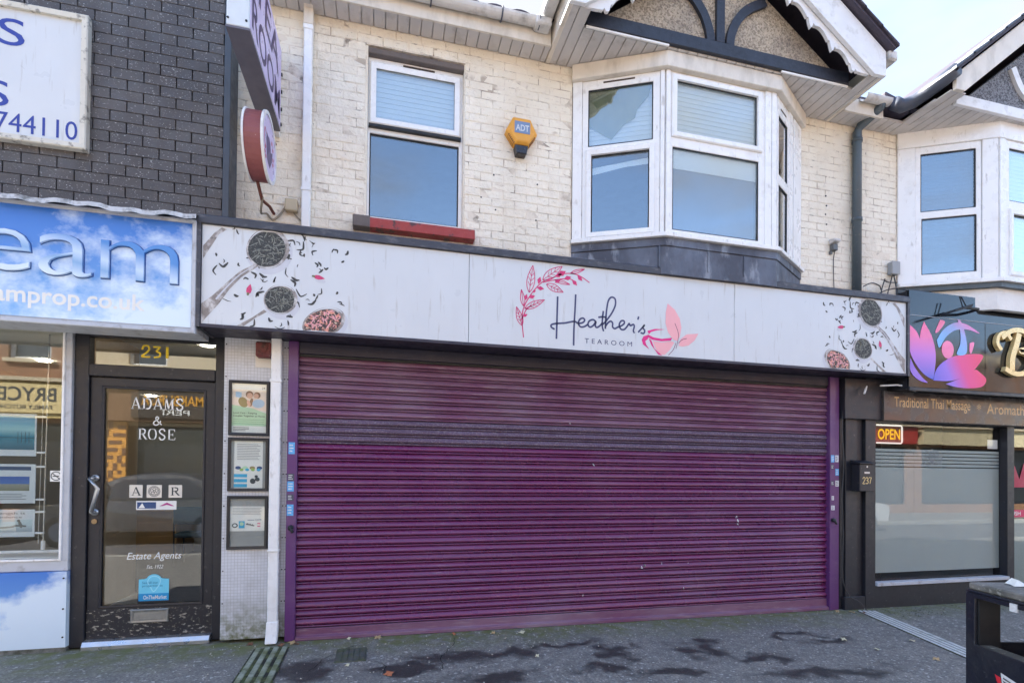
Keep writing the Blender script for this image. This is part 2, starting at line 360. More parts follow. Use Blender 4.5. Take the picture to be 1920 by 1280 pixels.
m_rubber = mat('black_gasket', S(30, 32, 36), 0.6, 0.05)
m_signwhite = mat('sign_panel', S(206, 210, 214), 0.38, 0.025, 2.5, dirt=((S(196, 198, 202), 3.0, 0.52, 0.8, 0.5, (1, 1, 0.25)), (S(160, 154, 146), 26, 0.66, 0.78, 0.45, (1, 1, 0.10))))
m_ink = mat('navy_ink', S(60, 66, 108), 0.5, 0.03)
m_magenta = mat('magenta_ink', S(206, 52, 112), 0.5, 0.03)
m_deeppink = mat('deep_pink_ink', S(222, 38, 130), 0.5, 0.03)
m_pink = mat('pale_pink_ink', S(238, 172, 178), 0.5, 0.03)
m_rose = mat('rose_print', S(200, 60, 110), 0.5, 0.25, 60)
m_tea = mat('tea_leaf_print', S(62, 62, 62), 0.6, 0.3, 60)
m_teaspoon = mat('spoon_tea_print', S(60, 62, 62), 0.6, 0.35, 70, dirt=((S(150, 150, 138), 110, 0.58, 0.66, 0.8), (S(24, 24, 28), 70, 0.5, 0.62, 0.7)))
m_fruittea = mat('fruit_tea_print', S(66, 58, 58), 0.6, 0.3, 60, dirt=((S(226, 150, 132), 34, 0.52, 0.60, 0.95), (S(236, 206, 180), 52, 0.60, 0.66, 0.9)))
m_silver = mat('spoon_print', S(140, 132, 128), 0.4, 0.3, 22, dirt=((S(214, 212, 212), 14, 0.52, 0.66, 0.8, (1, 1, 0.7)), (S(84, 76, 72), 26, 0.60, 0.70, 0.7)))
m_shadowprint = mat('grey_print', S(196, 198, 206), 0.5, 0.05, 12)
m_black = mat('black_paint', S(34, 35, 42), 0.42, 0.12, 8, 0.06, 40, dirt=((S(96, 94, 92), 26, 0.70, 0.78, 0.5),))
m_blackworn = mat('worn_black_paint', S(36, 36, 42), 0.48, 0.12, 8, 0.2, 50, dirt=((S(160, 156, 144), 30, 0.60, 0.64, 0.9, (0.6, 1, 1.5)), (S(110, 106, 96), 40, 0.60, 0.66, 0.6)))
m_cable = mat('cable_sheath', S(52, 52, 54), 0.5, 0.05)
m_cablepale = mat('pale_cable', S(150, 140, 124), 0.6, 0.1)
m_alu = mat('aluminium', S(190, 192, 196), 0.35, 0.06, 8, metal=0.85)
m_moss = S(92, 98, 52)

def pavement_mat():
    m = bpy.data.materials.new('asphalt_pavement'); m.use_nodes = True; nt = m.node_tree; b = nt.nodes['Principled BSDF']
    g = nd(nt, 'ShaderNodeNewGeometry'); pos = g.outputs['Position']; sx = nd(nt, 'ShaderNodeSeparateXYZ'); nt.links.new(pos, sx.inputs[0])
    c = mixc(nt, mrange(nt, noise(nt, pos, 1.3, 5), 0.3, 0.7), S(134, 131, 126), S(156, 152, 144))
    c = mixc(nt, mrange(nt, noise(nt, pos, 60, 4, 0.75), 0.40, 0.62, 0, 0.8), c, S(84, 82, 82))
    c = mixc(nt, mrange(nt, noise(nt, pos, 11, 5, 0.7), 0.42, 0.62, 0, 0.5), c, S(88, 86, 86))
    c = mixc(nt, mrange(nt, noise(nt, pos, 34, 2, 0.5), 0.635, 0.67, 0, 0.9), c, S(180, 177, 172))      # pale aggregate
    # moss growing in the strip along the shopfronts
    ms = math_(nt, 'MULTIPLY', mrange(nt, math_(nt, 'ADD', sx.outputs['Y'], mrange(nt, noise(nt, pos, 2.0, 4), 0.2, 0.8, -0.25, 0.25)), -0.62, -0.12), mrange(nt, noise(nt, pos, 9, 5), 0.30, 0.60))
    c = mixc(nt, math_(nt, 'MULTIPLY', ms, 1.0), c, S(100, 104, 62))
    # damp patches where water has lain on the worn asphalt
    wob = nd(nt, 'ShaderNodeTexNoise'); wob.inputs['Scale'].default_value = 4.0; wob.inputs['Detail'].default_value = 5; nt.links.new(pos, wob.inputs['Vector'])
    wv = nd(nt, 'ShaderNodeVectorMath', operation='MULTIPLY_ADD'); nt.links.new(wob.outputs['Color'], wv.inputs[0]); wv.inputs[1].default_value = (0.9, 0.62, 0); nt.links.new(pos, wv.inputs[2])
    wet = None
    for (wx, wy, rx, ry) in ((-0.55, -0.80, .20, .18), (0.18, -0.86, .26, .11), (0.60, -0.72, .34, .14), (0.98, -0.68, .30, .10), (1.55, -0.62, .30, .09), (1.85, -0.85, .16, .14), (1.66, -1.15, .22, .10), (2.0, -1.34, .26, .09), (2.62, -0.98, .16, .20), (2.74, -0.76, .22, .07), (2.95, -1.22, .24, .08), (3.63, -0.74, .26, .07), (3.95, -0.96, .30, .08), (0.7, -1.2, .3, .12), (3.2, -1.6, .5, .1)):
        d_ = nd(nt, 'ShaderNodeVectorMath', operation='SUBTRACT'); nt.links.new(wv.outputs[0], d_.inputs[0]); d_.inputs[1].default_value = (wx+0.45, wy+0.31, 0)
        e_ = nd(nt, 'ShaderNodeVectorMath', operation='MULTIPLY'); nt.links.new(d_.outputs[0], e_.inputs[0]); e_.inputs[1].default_value = (1/rx, 1/ry, 0)
        l_ = nd(nt, 'ShaderNodeVectorMath', operation='LENGTH'); nt.links.new(e_.outputs[0], l_.inputs[0])
        v_ = mrange(nt, l_.outputs['Value'], 0.55, 1.35, 1.0, 0.0)
        wet = v_ if wet is None else math_(nt, 'MAXIMUM', wet, v_)
    c = mixc(nt, math_(nt, 'MULTIPLY', wet, 0.85), c, S(40, 39, 40))
    nt.links.new(c, b.inputs['Base Color'])
    nt.links.new(mrange(nt, wet, 0, 1, 0.85, 0.5), b.inputs['Roughness'])
    bn = nd(nt, 'ShaderNodeBump'); bn.inputs['Strength'].default_value = 0.7; bn.inputs['Distance'].default_value = 0.006
    nt.links.new(noise(nt, pos, 95, 4, 0.65), bn.inputs['Height']); nt.links.new(bn.outputs['Normal'], b.inputs['Normal'])
    return m
m_pave = pavement_mat()
m_road = mat('road_asphalt', S(84, 84, 88), 0.85, 0.12, 2, 0.5, 90, 0.006)
m_kerb = mat('kerb_stone', S(150, 148, 142), 0.8, 0.12, 5, 0.3, 60)
m_ground = mat('earth', S(110, 108, 96), 0.9, 0.15, 0.3)

# ------------------------------------------------------------------ the setting
def gz(x): return 0.012-0.0045*x
def sheet(name, x0, x1, y0, y1, zf, m, nx=24, ny=6):
    mb = MB(); vs = []; fs = []
    for i in range(nx+1):
        for j in range(ny+1):
            x = x0+(x1-x0)*i/nx; y = y0+(y1-y0)*j/ny; vs.append((x, y, zf(x, y)))
    for i in range(nx):
        for j in range(ny): a = i*(ny+1)+j; fs.append((a, a+ny+1, a+ny+2, a+1))
    mb.add(vs, fs); o = mb.build(name, m); o['kind'] = 'structure'; return o
sheet('ground', -900, 900, -900, 900, lambda x, y: -0.35, m_ground, 4, 4)
sheet('road', -60, 60, -9.1, -5.0, lambda x, y: -0.12+0.02*math.sin((y+9.1)/4.1*math.pi), m_road, 10, 8)
pave = sheet('pavement', -60, 60, -4.88, 7.0, lambda x, y: gz(max(-6, min(8, x))), m_pave, 120, 8)
sheet('far_pavement', -60, 60, -12.5, -9.22, lambda x, y: 0.0, m_pave, 20, 4)
for nm, y0, y1 in (('kerb', -5.02, -4.88), ('far_kerb', -9.22, -9.08)):
    k = MB()
    for i in range(-30, 30): k.box(i*0.92, i*0.92+0.905, y0, y1, -0.3, 0.004+(gz(max(-6, min(8, i*0.92))) if y0 > -6 else 0))
    o = k.build(nm, m_kerb, None, bevel=0.012); o['kind'] = 'structure'
# cracks and a small access cover in the pavement
ck = MB()
def gpath(pts, w, dz=0.004):
    P = [(p[0]+random.uniform(-.012, .012), p[1]+random.uniform(-.012, .012)) for p in crom(pts, 6)]; vs = []
    for i, p in enumerate(P):
        a = P[max(i-1, 0)]; b = P[min(i+1, len(P)-1)]; dx, dy = b[0]-a[0], b[1]-a[1]; L = math.hypot(dx, dy) or 1
        j = w*random.uniform(0.4, 1.3); nx, ny = -dy/L*j/2, dx/L*j/2
        vs += [(p[0]+nx, p[1]+ny, gz(p[0])+dz), (p[0]-nx, p[1]-ny, gz(p[0])+dz)]
    ck.add(vs, [(2*i, 2*i+1, 2*i+3, 2*i+2) for i in range(len(P)-1)])
gpath([(-0.22, -0.28), (-0.30, -0.42), (-0.24, -0.55), (-0.10, -0.66), (0.02, -0.78), (0.03, -1.0)], 0.007)
gpath([(0.62, -0.24), (0.60, -0.40), (0.52, -0.56), (0.46, -0.72), (0.45, -0.95)], 0.006)
gpath([(-0.30, -0.42), (-0.42, -0.55), (-0.50, -0.80)], 0.005)
ck.build('crack', mat('crack_dirt', S(46, 46, 42), 0.95, 0.1), pave)

# ------------------------------------------------------------------ tea room building
tea = thing('tearoom_building', (2.2, 0, 0), 'cream painted brick building with bay window above the purple shutter', 'building')
WIN = (-0.20, 0.70, 3.71, 5.29); BAY = (1.764, 4.45, 3.2, 5.46)
wall = MB().grid(-1.285, 5.83, 2.62, 5.62, [WIN, BAY], 0.0026, 0.24).build('wall', m_mortar, tea)
# individual painted bricks
PIT, BL, BH = 0.0776, 0.225, 0.0738
spots = []
zrow = 3.36; row = 0
while zrow < 5.455:
    zt = min(zrow+BH, 5.455)
    for (xa, xb) in ((-1.285, 1.757), (4.457, 5.79)):
        segs = [(xa, xb)]
        if zt > WIN[2]-0.12 and zrow < WIN[3] and xa < 0 : 
            lo = WIN[0] if zrow > WIN[2]-0.02 else WIN[0]-0.09; hi = WIN[1] if zrow > WIN[2]-0.02 else WIN[1]+0.10
            segs = [(xa, lo), (hi, xb)]
        for (sa, sb) in segs:
            x = -1.285-(BL/2 if row % 2 else 0)
            while x < sb:
                a, b = max(x, sa), min(x+BL-0.005, sb)
                if b-a > 0.03: spots.append((round(a, 4), round(b, 4), round(zrow, 4), round(zt, 4)))
                x += BL
    zrow += PIT; row += 1
spots = [s for s in spots if s[2] > 3.40]
spots.sort(key=lambda s: ((s[0]+s[1])/2)**2+4.8**2+((s[2]+s[3])/2-1.45)**2)
_bm = {}
def brick_mesh(w, h, d, m, ch, variant):
    key = (round(w, 2), round(h, 3), m.name, variant)
    if key not in _bm:
        bm = bmesh.new(); bmesh.ops.create_cube(bm, size=1.0)
        bmesh.ops.scale(bm, vec=(w, d, h), verts=bm.verts)
        bmesh.ops.bevel(bm, geom=[e for e in bm.edges if all(v.co.y < 0 for v in e.verts)], offset=ch, segments=1, affect='EDGES', profile=0.6)
        rg = random.Random(hash((round(w, 2), variant)) & 255)
        for v in bm.verts:
            if v.co.y < 0: v.co += Vector((rg.uniform(-.0022, .0022), rg.uniform(-.0022, .0022), rg.uniform(-.0022, .0022)))
        me = bpy.data.meshes.new('brick'); bm.to_mesh(me); bm.free(); me.materials.append(m); _bm[key] = me
    return _bm[key]
rest = MB()
for i, (a, b, c, d) in enumerate(spots):
    yj = random.uniform(-0.003, 0.0028)
    if i < 300:
        me = brick_mesh(b-a, d-c, 0.05, m_brickpaint, 0.005, i % 4)
        o = bpy.data.objects.new('brick', me); COL.objects.link(o); o.parent = wall
        o.location = Vector(((a+b)/2, 0.025+yj, (c+d)/2))-off(wall)
        o.rotation_euler = (random.uniform(-.012, .012), random.uniform(-.008, .008), random.uniform(-.006, .006))
    else: rest.box(a, b, yj, 0.05, c, d)
tag(rest.build('brickwork', m_brickpaint, wall, bevel=0.006), kind='stuff')
# lower piers and the closed shell behind
sh = MB()
sh.box(-1.27, -1.22, 0.24, 6.5, 0, 5.6); sh.box(5.78, 5.83, 0.24, 6.5, 0, 5.6); sh.box(-1.27, 5.83, 6.45, 6.5, 0, 5.6); sh.box(-1.2, 5.76, 0.3, 6.4, 2.95, 3.05); sh.box(-1.2, 5.76, 0.27, 6.4, 5.55, 5.6)
sh.build('shell', m_dark, tea)
MB().prism([(-0.12, 5.66), (-0.12, 5.72), (3.2, 8.0), (6.9, 5.5), (6.9, 5.42), (3.2, 7.92)], -1.28, 5.83, 'x').build('roof', m_rooftile, tea)
roof = bpy.data.objects['roof']
for k in range(12):   # lowest course of pantiles above the gutter
    x0 = -1.27+k*0.232
    t = MB(); n = 6; vs = []
    for j in range(n+1):
        a = j/n; px_ = x0+a*0.226; h = 0.036*math.sin(math.pi*a)**0.8
        vs += [(px_, -0.27, 5.635+h), (px_, 0.10, 5.83+h)]
    vs2 = [(a, b, c-0.014) for a, b, c in vs]; N = len(vs)
    t.add(vs+vs2, [(2*j, 2*j+2, 2*j+3, 2*j+1) for j in range(n)]+[(N+2*j, N+2*j+1, N+2*j+3, N+2*j+2) for j in range(n)]+[(2*j, N+2*j, N+2*j+2, 2*j+2) for j in range(n)]+[(0, 1, N+1, N), (2*n, N+2*n, N+2*n+1, 2*n+1)])
    t.build('roof_tile', m_rooftile, roof)
# eaves: soffit boards, fascia board, gutter
sof = MB().box(-1.27, 5.82, -0.19, 0.0, 5.472, 5.484).build('soffit', m_soffit, tea)
x = -1.27
while x < 1.46:
    MB().box(x, min(x+0.0965, 1.47), -0.188, -0.002, 5.455, 5.470).build('soffit_board', m_soffit, sof, bevel=0.003); x += 0.1035
x = 4.83
while x < 5.75:
    MB().box(x, min(x+0.0965, 5.80), -0.188, -0.002, 5.455, 5.470).build('soffit_board', m_soffit, sof, bevel=0.003); x += 0.1035
MB().box(-1.27, 1.47, -0.215, -0.19, 5.445, 5.60).build('fascia_board', m_upvc_old, tea, bevel=0.003)
MB().box(4.83, 5.35, -0.215, -0.19, 5.445, 5.60).build('fascia_board', m_upvc_old, tea, bevel=0.003)
def gutter(x0, x1, yc, zc, r, m, parent):
    vs = []; n = 9
    for j in range(n+1):
        a = math.pi*j/n
        for x in (x0, x1): vs += [(x, yc-math.cos(a)*r, zc-math.sin(a)*r), (x, yc-math.cos(a)*(r-0.005), zc-math.sin(a)*(r-0.005))]
    fs = []
    for j in range(n):
        b = j*4; fs += [(b, b+2, b+6, b+4), (b+1, b+5, b+7, b+3), (b, b+4, b+5, b+1), (b+2, b+3, b+7, b+6)]
    fs += [(0, 1, 3, 2), (4*n, 4*n+2, 4*n+3, 4*n+1)]
    return MB().add(vs, fs).build('gutter', m, parent)
g1 = gutter(-1.27, 1.44, -0.272, 5.600, 0.055, m_gutter, tea)
for x in (-0.45, 0.35, 0.98, 1.33):
    q = MB(); q.tube([(x, -0.215, 5.60), (x, -0.222, 5.555), (x, -0.25, 5.538), (x, -0.30, 5.540), (x, -0.330, 5.575), (x, -0.334, 5.606)], 0.007, 6); q.build('gutter_bracket', m_gutter_dark, g1)
MB().box(1.29, 1.44, -0.333, -0.212, 5.535, 5.612).build('gutter_joint', m_gutter, g1, bevel=0.012)
g2 = gutter(5.02, 5.36, -0.272, 5.600, 0.055, m_gutter, tea)
# sash window on the left
def pane(mbT, u0, u1, z0, z1, y, parent, m=None):
    return MB(mbT).box(u0, u1, y, y+0.006, z0, z1).build('pane', m or m_glass, parent)
def gasket(T, u0, u1, z0, z1, y, parent):
    return MB(T).rim(u0-0.006, u1+0.006, z0-0.006, z1+0.006, 0.011, y-0.004, y+0.004, 0.0).build('gasket', m_rubber, parent)
def blind(T, u0, u1, z0, z1, y, parent, step=0.045, m=None):
    b = MB(T); z = z1
    while z > z0+0.005:
        b.box(u0, u1, y, y+0.004, max(z-step*0.62, z0), z); b.box(u0, u1, y+0.006, y+0.008, max(z-step, z0), z-step*0.60); z -= step
    return b.build('blind', m or m_blind, parent)
win = MB().grid(-0.18, 0.69, 3.735, 5.235, [(-0.155, 0.655, 4.665, 5.165), (-0.16, 0.655, 3.78, 4.545)], 0.075, 0.135).build('window', m_upvc, tea, bevel=0.004)
MB().rim(-0.165, 0.665, 4.615, 5.185, 0.058, 0.045, 0.085, 0.012).build('sash', m_upvc, win)
pane(None, -0.115, 0.612, 4.665, 5.135, 0.066, win); gasket(None, -0.112, 0.61, 4.668, 5.132, 0.062, win)
pane(None, -0.16, 0.655, 3.78, 4.545, 0.10, win); gasket(None, -0.155, 0.65, 3.785, 4.54, 0.094, win)
MB().box(-0.17, 0.67, 0.040, 0.075, 4.585, 4.610).build('drip_bar', m_rubber, win)
MB().box(0.13, 0.42, 0.070, 0.0745, 5.200, 5.215).build('trickle_vent', mat('vent_slot', S(70, 58, 50), 0.7), win)
blind(None, -0.14, 0.63, 4.62, 5.15, 0.095, win)
MB().box(-0.2, 0.7, 0.02, 0.16, 5.236, 5.2895).build('lintel', m_sill, tea, bevel=0.006)
sill = MB().prism([(-0.10, 3.60), (-0.10, 3.680), (-0.09, 3.692), (0.07, 3.722), (0.07, 3.60)], -0.285, 0.79, 'x').build('window_sill', m_red, tea, bevel=0.004)
MB().box(-0.288, -0.14, -0.104, 0.0, 3.597, 3.698).build('patch', m_sill, sill, bevel=0.006)
# reveal lining
MB().box(-0.205, -0.18, 0.012, 0.2, 3.70, 5.29).build('reveal', m_brickpaint, tea); MB().box(0.69, 0.705, 0.012, 0.2, 3.70, 5.29).build('reveal', m_brickpaint, tea)

# bay window
BP = [(1.764, 0.0), (2.56, -0.39), (3.80, -0.39), (4.45, 0.0)]
def offset_plan(P, d):
    """plan line pushed outwards by d"""
    out = []
    n = len(P)
    for i in range(n):
        ns = []
        for a, b in ((i-1, i), (i, i+1)):
            if 0 <= a and b < n:
                ux, uy = P[b][0]-P[a][0], P[b][1]-P[a][1]; L = math.hypot(ux, uy); ns.append((uy/L, -ux/L))
        if len(ns) == 1: out.append((P[i][0]+ns[0][0]*d, P[i][1]+ns[0][1]*d))
        else:
            sx_, sy_ = ns[0][0]+ns[1][0], ns[0][1]+ns[1][1]; q = 2*d/(sx_*sx_+sy_*sy_); out.append((P[i][0]+sx_*q, P[i][1]+sy_*q))
    return out
def plan_strip(P, d0, d1, z0, z1):
    """closed band following a bay plan between two offsets"""
    A, B = offset_plan(P, d0), offset_plan(P, d1); n = len(P); vs = []
    for z in (z0, z1): vs += [(a[0], a[1], z) for a in A]+[(b[0], b[1], z) for b in B]
    fs = []
    for i in range(n-1):
        fs += [(i, i+1, n+i+1, n+i), (2*n+i, 3*n+i, 3*n+i+1, 2*n+i+1), (i, 2*n+i, 2*n+i+1, i+1), (n+i, n+i+1, 3*n+i+1, 3*n+i)]
    fs += [(0, n, 3*n, 2*n), (n-1, 3*n-1, 4*n-1, 2*n-1)]
    return MB().add(vs, fs)
bay = MB()
bay = plan_strip(BP, -0.06, 0.055, 5.305, 5.452).build('bay_window', m_upvc_old, tea, bevel=0.005)      # head board; frames hang from it
plan_strip(BP, -0.08, 0.045, 3.703, 3.742).build('bay_sill', m_upvc, bay, bevel=0.004)
plan_strip(BP, -0.06, 0.012, 3.625, 3.702).build('lead_lip', m_lead, bay, bevel=0.004)
ap = plan_strip(BP, -0.06, 0.0, 3.36, 3.624).build('lead_apron', m_lead, bay)
for x, y in ((2.50, -0.385), (3.02, -0.395), (3.42, -0.395), (3.80, -0.37)): MB().box(x, x+0.012, y-0.005, y+0.03, 3.42, 3.62).build('lead_seam', m_lead, ap)
def facet_window(p0, p1, frame, upper, lower, sash_upper, sash_lower, parent, bl=True, posts=(), vent=None, m=m_upvc, blind_full=False, bmat=None):
    T, L = facet(p0, p1)
    fr = MB(T).grid(frame[0], frame[1], frame[2], frame[3], [upper, lower], 0.0, 0.06).build('window_frame', m, parent, bevel=0.004)
    for (h, sashed) in ((upper, sash_upper), (lower, sash_lower)):
        if sashed: MB(T).rim(h[0]-0.052, h[1]+0.052, h[2]-0.052, h[3]+0.052, 0.052, -0.022, 0.004, 0.010).build('sash', m, fr)
        pane(T, h[0], h[1], h[2], h[3], 0.018, fr); gasket(T, h[0]+0.005, h[1]-0.005, h[2]+0.005, h[3]-0.005, 0.012, fr)
    for a, b in posts: MB(T).box(a, b, -0.012, 0.06, frame[2], frame[3]).build('post', m, fr, bevel=0.004)
    if vent: MB(T).box(vent[0], vent[1], -0.004, 0.0, vent[2], vent[2]+0.014).build('trickle_vent', MATS['vent_slot'], fr)
    if bl:
        blind(T, upper[0], upper[1], upper[2], upper[3], 0.042, fr, m=bmat)
        if blind_full: blind(T, lower[0], lower[1], lower[2], lower[3], 0.042, fr, m=bmat)
    return fr
facet_window(BP[0], BP[1], (0.10, 0.835, 3.744, 5.304), (0.155, 0.77, 4.655, 5.215), (0.188, 0.738, 3.805, 4.565), False, True, bay, posts=((0.005, 0.098), (0.837, 0.876)), vent=(0.30, 0.60, 5.262))
facet_window(BP[1], BP[2], (0.05, 1.175, 3.744, 5.304), (0.112, 1.013, 4.725, 5.228), (0.076, 1.033, 3.79, 4.585), True, False, bay, posts=((0.004, 0.048), (1.10, 1.172), (1.178, 1.235)))
facet_window(BP[2], BP[3], (0.03, 0.50, 3.744, 5.304), (0.07, 0.345, 4.52, 5.13), (0.07, 0.345, 3.79, 4.42), False, False, bay, posts=((0.36, 0.47), (0.505, 0.75)), vent=(0.12, 0.28, 5.20), bl=False)
# half-drawn net in the front light and torn film in the left light
T1, _ = facet(BP[1], BP[2])
MB(T1).box(0.08, 1.03, 0.040, 0.043, 4.40, 4.585).build('blind_edge', m_blind, bay)
MB(T1).box(0.08, 1.03, 0.050, 0.052, 3.79, 4.42).build('net_curtain', mat('net_fabric', S(120, 130, 142), 0.8, 0.08, 3), bay)
T0, _ = facet(BP[0], BP[1])
MB(T0).add([(0.155, 0.034, 5.215), (0.76, 0.034, 5.215), (0.73, 0.034, 5.10), (0.62, 0.034, 4.98), (0.60, 0.034, 4.90), (0.50, 0.034, 4.85), (0.38, 0.034, 4.72), (0.30, 0.034, 4.77), (0.155, 0.034, 4.88)], [tuple(range(9))]).build('torn_film', mat('yellowed_film', S(150, 150, 112), 0.5, 0.12, 5), bay)
MB(T0).add([(0.17, 0.06, 4.47), (0.75, 0.06, 4.52), (0.75, 0.06, 4.46), (0.5, 0.06, 4.45), (0.17, 0.06, 4.40)], [tuple(range(5))]).build('blind_edge', m_blind, bay)

# gable over the bay
gab = MB()
CX, SL = 3.15, 0.70
gab.prism([(1.72, 5.47), (4.58, 5.47), (4.58, 5.485), (CX, 5.485+1.43*SL), (1.72, 5.485)], -0.46, -0.36)
gable = gab.build('gable', m_pebble, tea)
bm_ = MB().box(1.715, 4.575, -0.50, -0.462, 5.468, 5.592); bm_.build('beam', m_blacktimber, gable, bevel=0.004)
MB().box(1.71, 2.535, -0.49, -0.472, 5.448, 5.4675).build('beam_bead', m_upvc, gable, bevel=0.003)
MB().box(3.775, 4.575, -0.49, -0.472, 5.448, 5.4675).build('beam_bead', m_upvc, gable, bevel=0.003)
MB().box(3.035, 3.125, -0.495, -0.462, 5.594, 6.5).build('king_post', m_blacktimber, gable, bevel=0.004)
def curved(pts, w, y0, y1):
    P = crom(pts, 5); n = len(P); L_, R_ = [], []
    for i in range(n):
        a = P[max(i-1, 0)]; b = P[min(i+1, n-1)]; dx, dz = b[0]-a[0], b[1]-a[1]; q = math.hypot(dx, dz)
        L_.append((P[i][0]-dz/q*w/2, P[i][1]+dx/q*w/2)); R_.append((P[i][0]+dz/q*w/2, P[i][1]-dx/q*w/2))
    vs = [(a, y0, b) for a, b in L_+R_]+[(a, y1, b) for a, b in L_+R_]; N = 2*n; fs = []
    for i in range(n-1): fs += [(i, i+1, n+i+1, n+i), (N+i, N+n+i, N+n+i+1, N+i+1), (i, N+i, N+i+1, i+1), (n+i, n+i+1, N+n+i+1, N+n+i)]
    fs += [(0, n, N+n, N), (n-1, N+n-1, N+2*n-1, 2*n-1)]
    return MB().add(vs, fs)
curved([(3.185, 5.594), (3.20, 5.70), (3.26, 5.84), (3.38, 5.98), (3.58, 6.10)], 0.085, -0.495, -0.462).build('brace', m_blacktimber, gable)
curved([(2.975, 5.594), (2.955, 5.70), (2.895, 5.84), (2.775, 5.98), (2.575, 6.10)], 0.085, -0.495, -0.462).build('brace', m_blacktimber, gable)
gs = MB().box(1.49, 4.80, -0.46, 0.0, 5.472, 5.484).build('gable_soffit', m_soffit, gable)
x = 1.485
while x < 4.78:
    e = min(x+0.0985, 4.805)
    y0 = -0.655 if (x < 1.68 or x > 4.55) else -0.462
    MB().box(x, e, y0, -0.003, 5.455, 5.470).build('soffit_board', m_soffit, gs, bevel=0.003); x += 0.1055
for s in (-1, 1):
    X = lambda h: CX+s*h
    # barge board, its boxed foot, fretwork and roof verge
    MB().prism([(X(1.67), 5.452), (X(1.67), 5.70), (X(0), 5.70+1.67*SL), (X(0), 5.46+1.53*SL), (X(1.53), 5.452)], -0.70, -0.66).build('barge_board', m_whitepaint, gable, bevel=0.003)
    MB().box(min(X(1.67), X(1.63)), max(X(1.67), X(1.63)), -0.658, 0.0, 5.452, 5.68).build('box_end', m_upvc_old, gable, bevel=0.003)
    MB().prism([(X(1.72), 5.69), (X(1.72), 5.735), (X(0), 5.735+1.72*SL), (X(0), 5.69+1.72*SL)], -0.76, 3.0).build('gable_roof', m_rooftile, gable)
    MB().box(min(X(1.69), X(1.80)), max(X(1.69), X(1.80)), -0.72, 0.1, 5.62, 5.72).build('gutter', m_gutter, gable, bevel=0.015)
    # scalloped fret under the barge board
    up, lo = [], []
    N = 96
    for k in range(N+1):
        h = 1.56-1.5*k/N; base = 5.452+(1.56-h)*SL
        ph = (k/N*6.0) % 1.0
        d = 0.10*math.sin(math.pi*ph)**0.8+(0.030 if 0.07 < ph < 0.13 or 0.87 < ph < 0.93 else 0)
        up.append((X(h), base+0.03)); lo.append((X(h), base+0.03-0.215+d))
    vs = [(a, -0.655, b) for a, b in up+lo]+[(a, -0.625, b) for a, b in up+lo]; n = N+1; fs = []
    for i in range(N): fs += [(i, i+1, n+i+1, n+i), (2*n+i, 3*n+i, 3*n+i+1, 2*n+i+1), (n+i, n+i+1, 3*n+i+1, 3*n+i)]
    vs = [v for v in vs]
    MB().add([(a, b, max(c, 5.47)) for a, b, c in vs], fs).build('fretwork', m_whitepaint, gable)
# roof tiles along the right verge seen against the sky
for k in range(9):
    h = 1.66-k*0.20; z = 5.735+(1.72-h)*SL
    MB().prism([(CX+h+0.08, z-0.075), (CX+h-0.15, z+0.086), (CX+h-0.15, z+0.104), (CX+h+0.08, z-0.045)], -0.785, -0.40).build('roof_tile', m_rooftile, gable, bevel=0.004)

# down pipes (square section) and their clips
dp = MB().box(-0.712, -0.640, -0.075, -0.012, 3.40, 5.30).build('downpipe', m_upvc, tea, bevel=0.008)
MB().box(-0.716, -0.636, -0.08, -0.010, 5.302, 5.44).build('collar', m_upvc_old, dp, bevel=0.006)
MB().box(-0.718, -0.634, -0.082, -0.009, 5.255, 5.300).build('collar', m_upvc, dp, bevel=0.006)
MB().box(-0.718, -0.634, -0.082, -0.009, 3.86, 3.885).build('clip', m_upvc, dp, bevel=0.004)
MB().prism([(-0.075, 5.44), (-0.012, 5.44), (-0.22, 5.60), (-0.30, 5.60)], -0.712, -0.640, 'x').build('swan_neck', m_upvc_old, dp)
dp2 = MB().box(-0.925, -0.845, -0.105, -0.035, 0.10, 2.57).build('downpipe', m_upvc, tea, bevel=0.008)
MB().box(-0.932, -0.838, -0.112, -0.033, 2.20, 2.225).build('clip', m_upvc, dp2, bevel=0.004); MB().box(-0.932, -0.838, -0.112, -0.033, 0.78, 0.80).build('clip', m_upvc, dp2, bevel=0.004)
MB().prism([(-0.11, 0.20), (-0.03, 0.20), (-0.03, 0.13), (-0.10, 0.035), (-0.16, 0.03), (-0.13, 0.10)], -0.93, -0.84, 'x').build('shoe', m_upvc, dp2, bevel=0.006)
dp3 = MB().tube([(5.165, -0.055, 3.40), (5.165, -0.055, 5.36), (5.19, -0.07, 5.42), (5.24, -0.16, 5.48), (5.28, -0.24, 5.54), (5.28, -0.26, 5.58)], 0.046, 14).build('downpipe', m_pipe_black, tea, smooth=True)
for z in (4.36, 5.26): MB().tube([(5.165, -0.055, z-0.02), (5.165, -0.055, z+0.02)], 0.054, 14).build('clip', m_pipe_black, dp3, smooth=True)
# pier clad in white mosaic between the door and the shutter
pier = MB().box(-1.30, -0.795, -0.02, 0.25, 0.045, 2.66).build('mosaic_pier', tile_mat('white_mosaic', S(206, 208, 214), S(168, 168, 168), 0.0255, 0.3, (S(104, 108, 74), 0.05, 0.42, 22)), tea, bevel=0.004)
sc_ = MB()
for x in (-1.285, -0.83, -0.805):
    for k in range(9): sc_.tube([(x, -0.023, 0.35+k*0.27), (x, -0.0195, 0.35+k*0.27)], 0.006, 6)
sc_.build('screw', m_rubber, pier)
MB().box(-1.06, -0.93, -0.028, -0.0205, 2.33, 2.53).build('backing_plate', mat('cream_plate', S(214, 208, 196), 0.5, 0.05), pier)
# side panel right of the shutter (black pilaster belongs to the next shop)

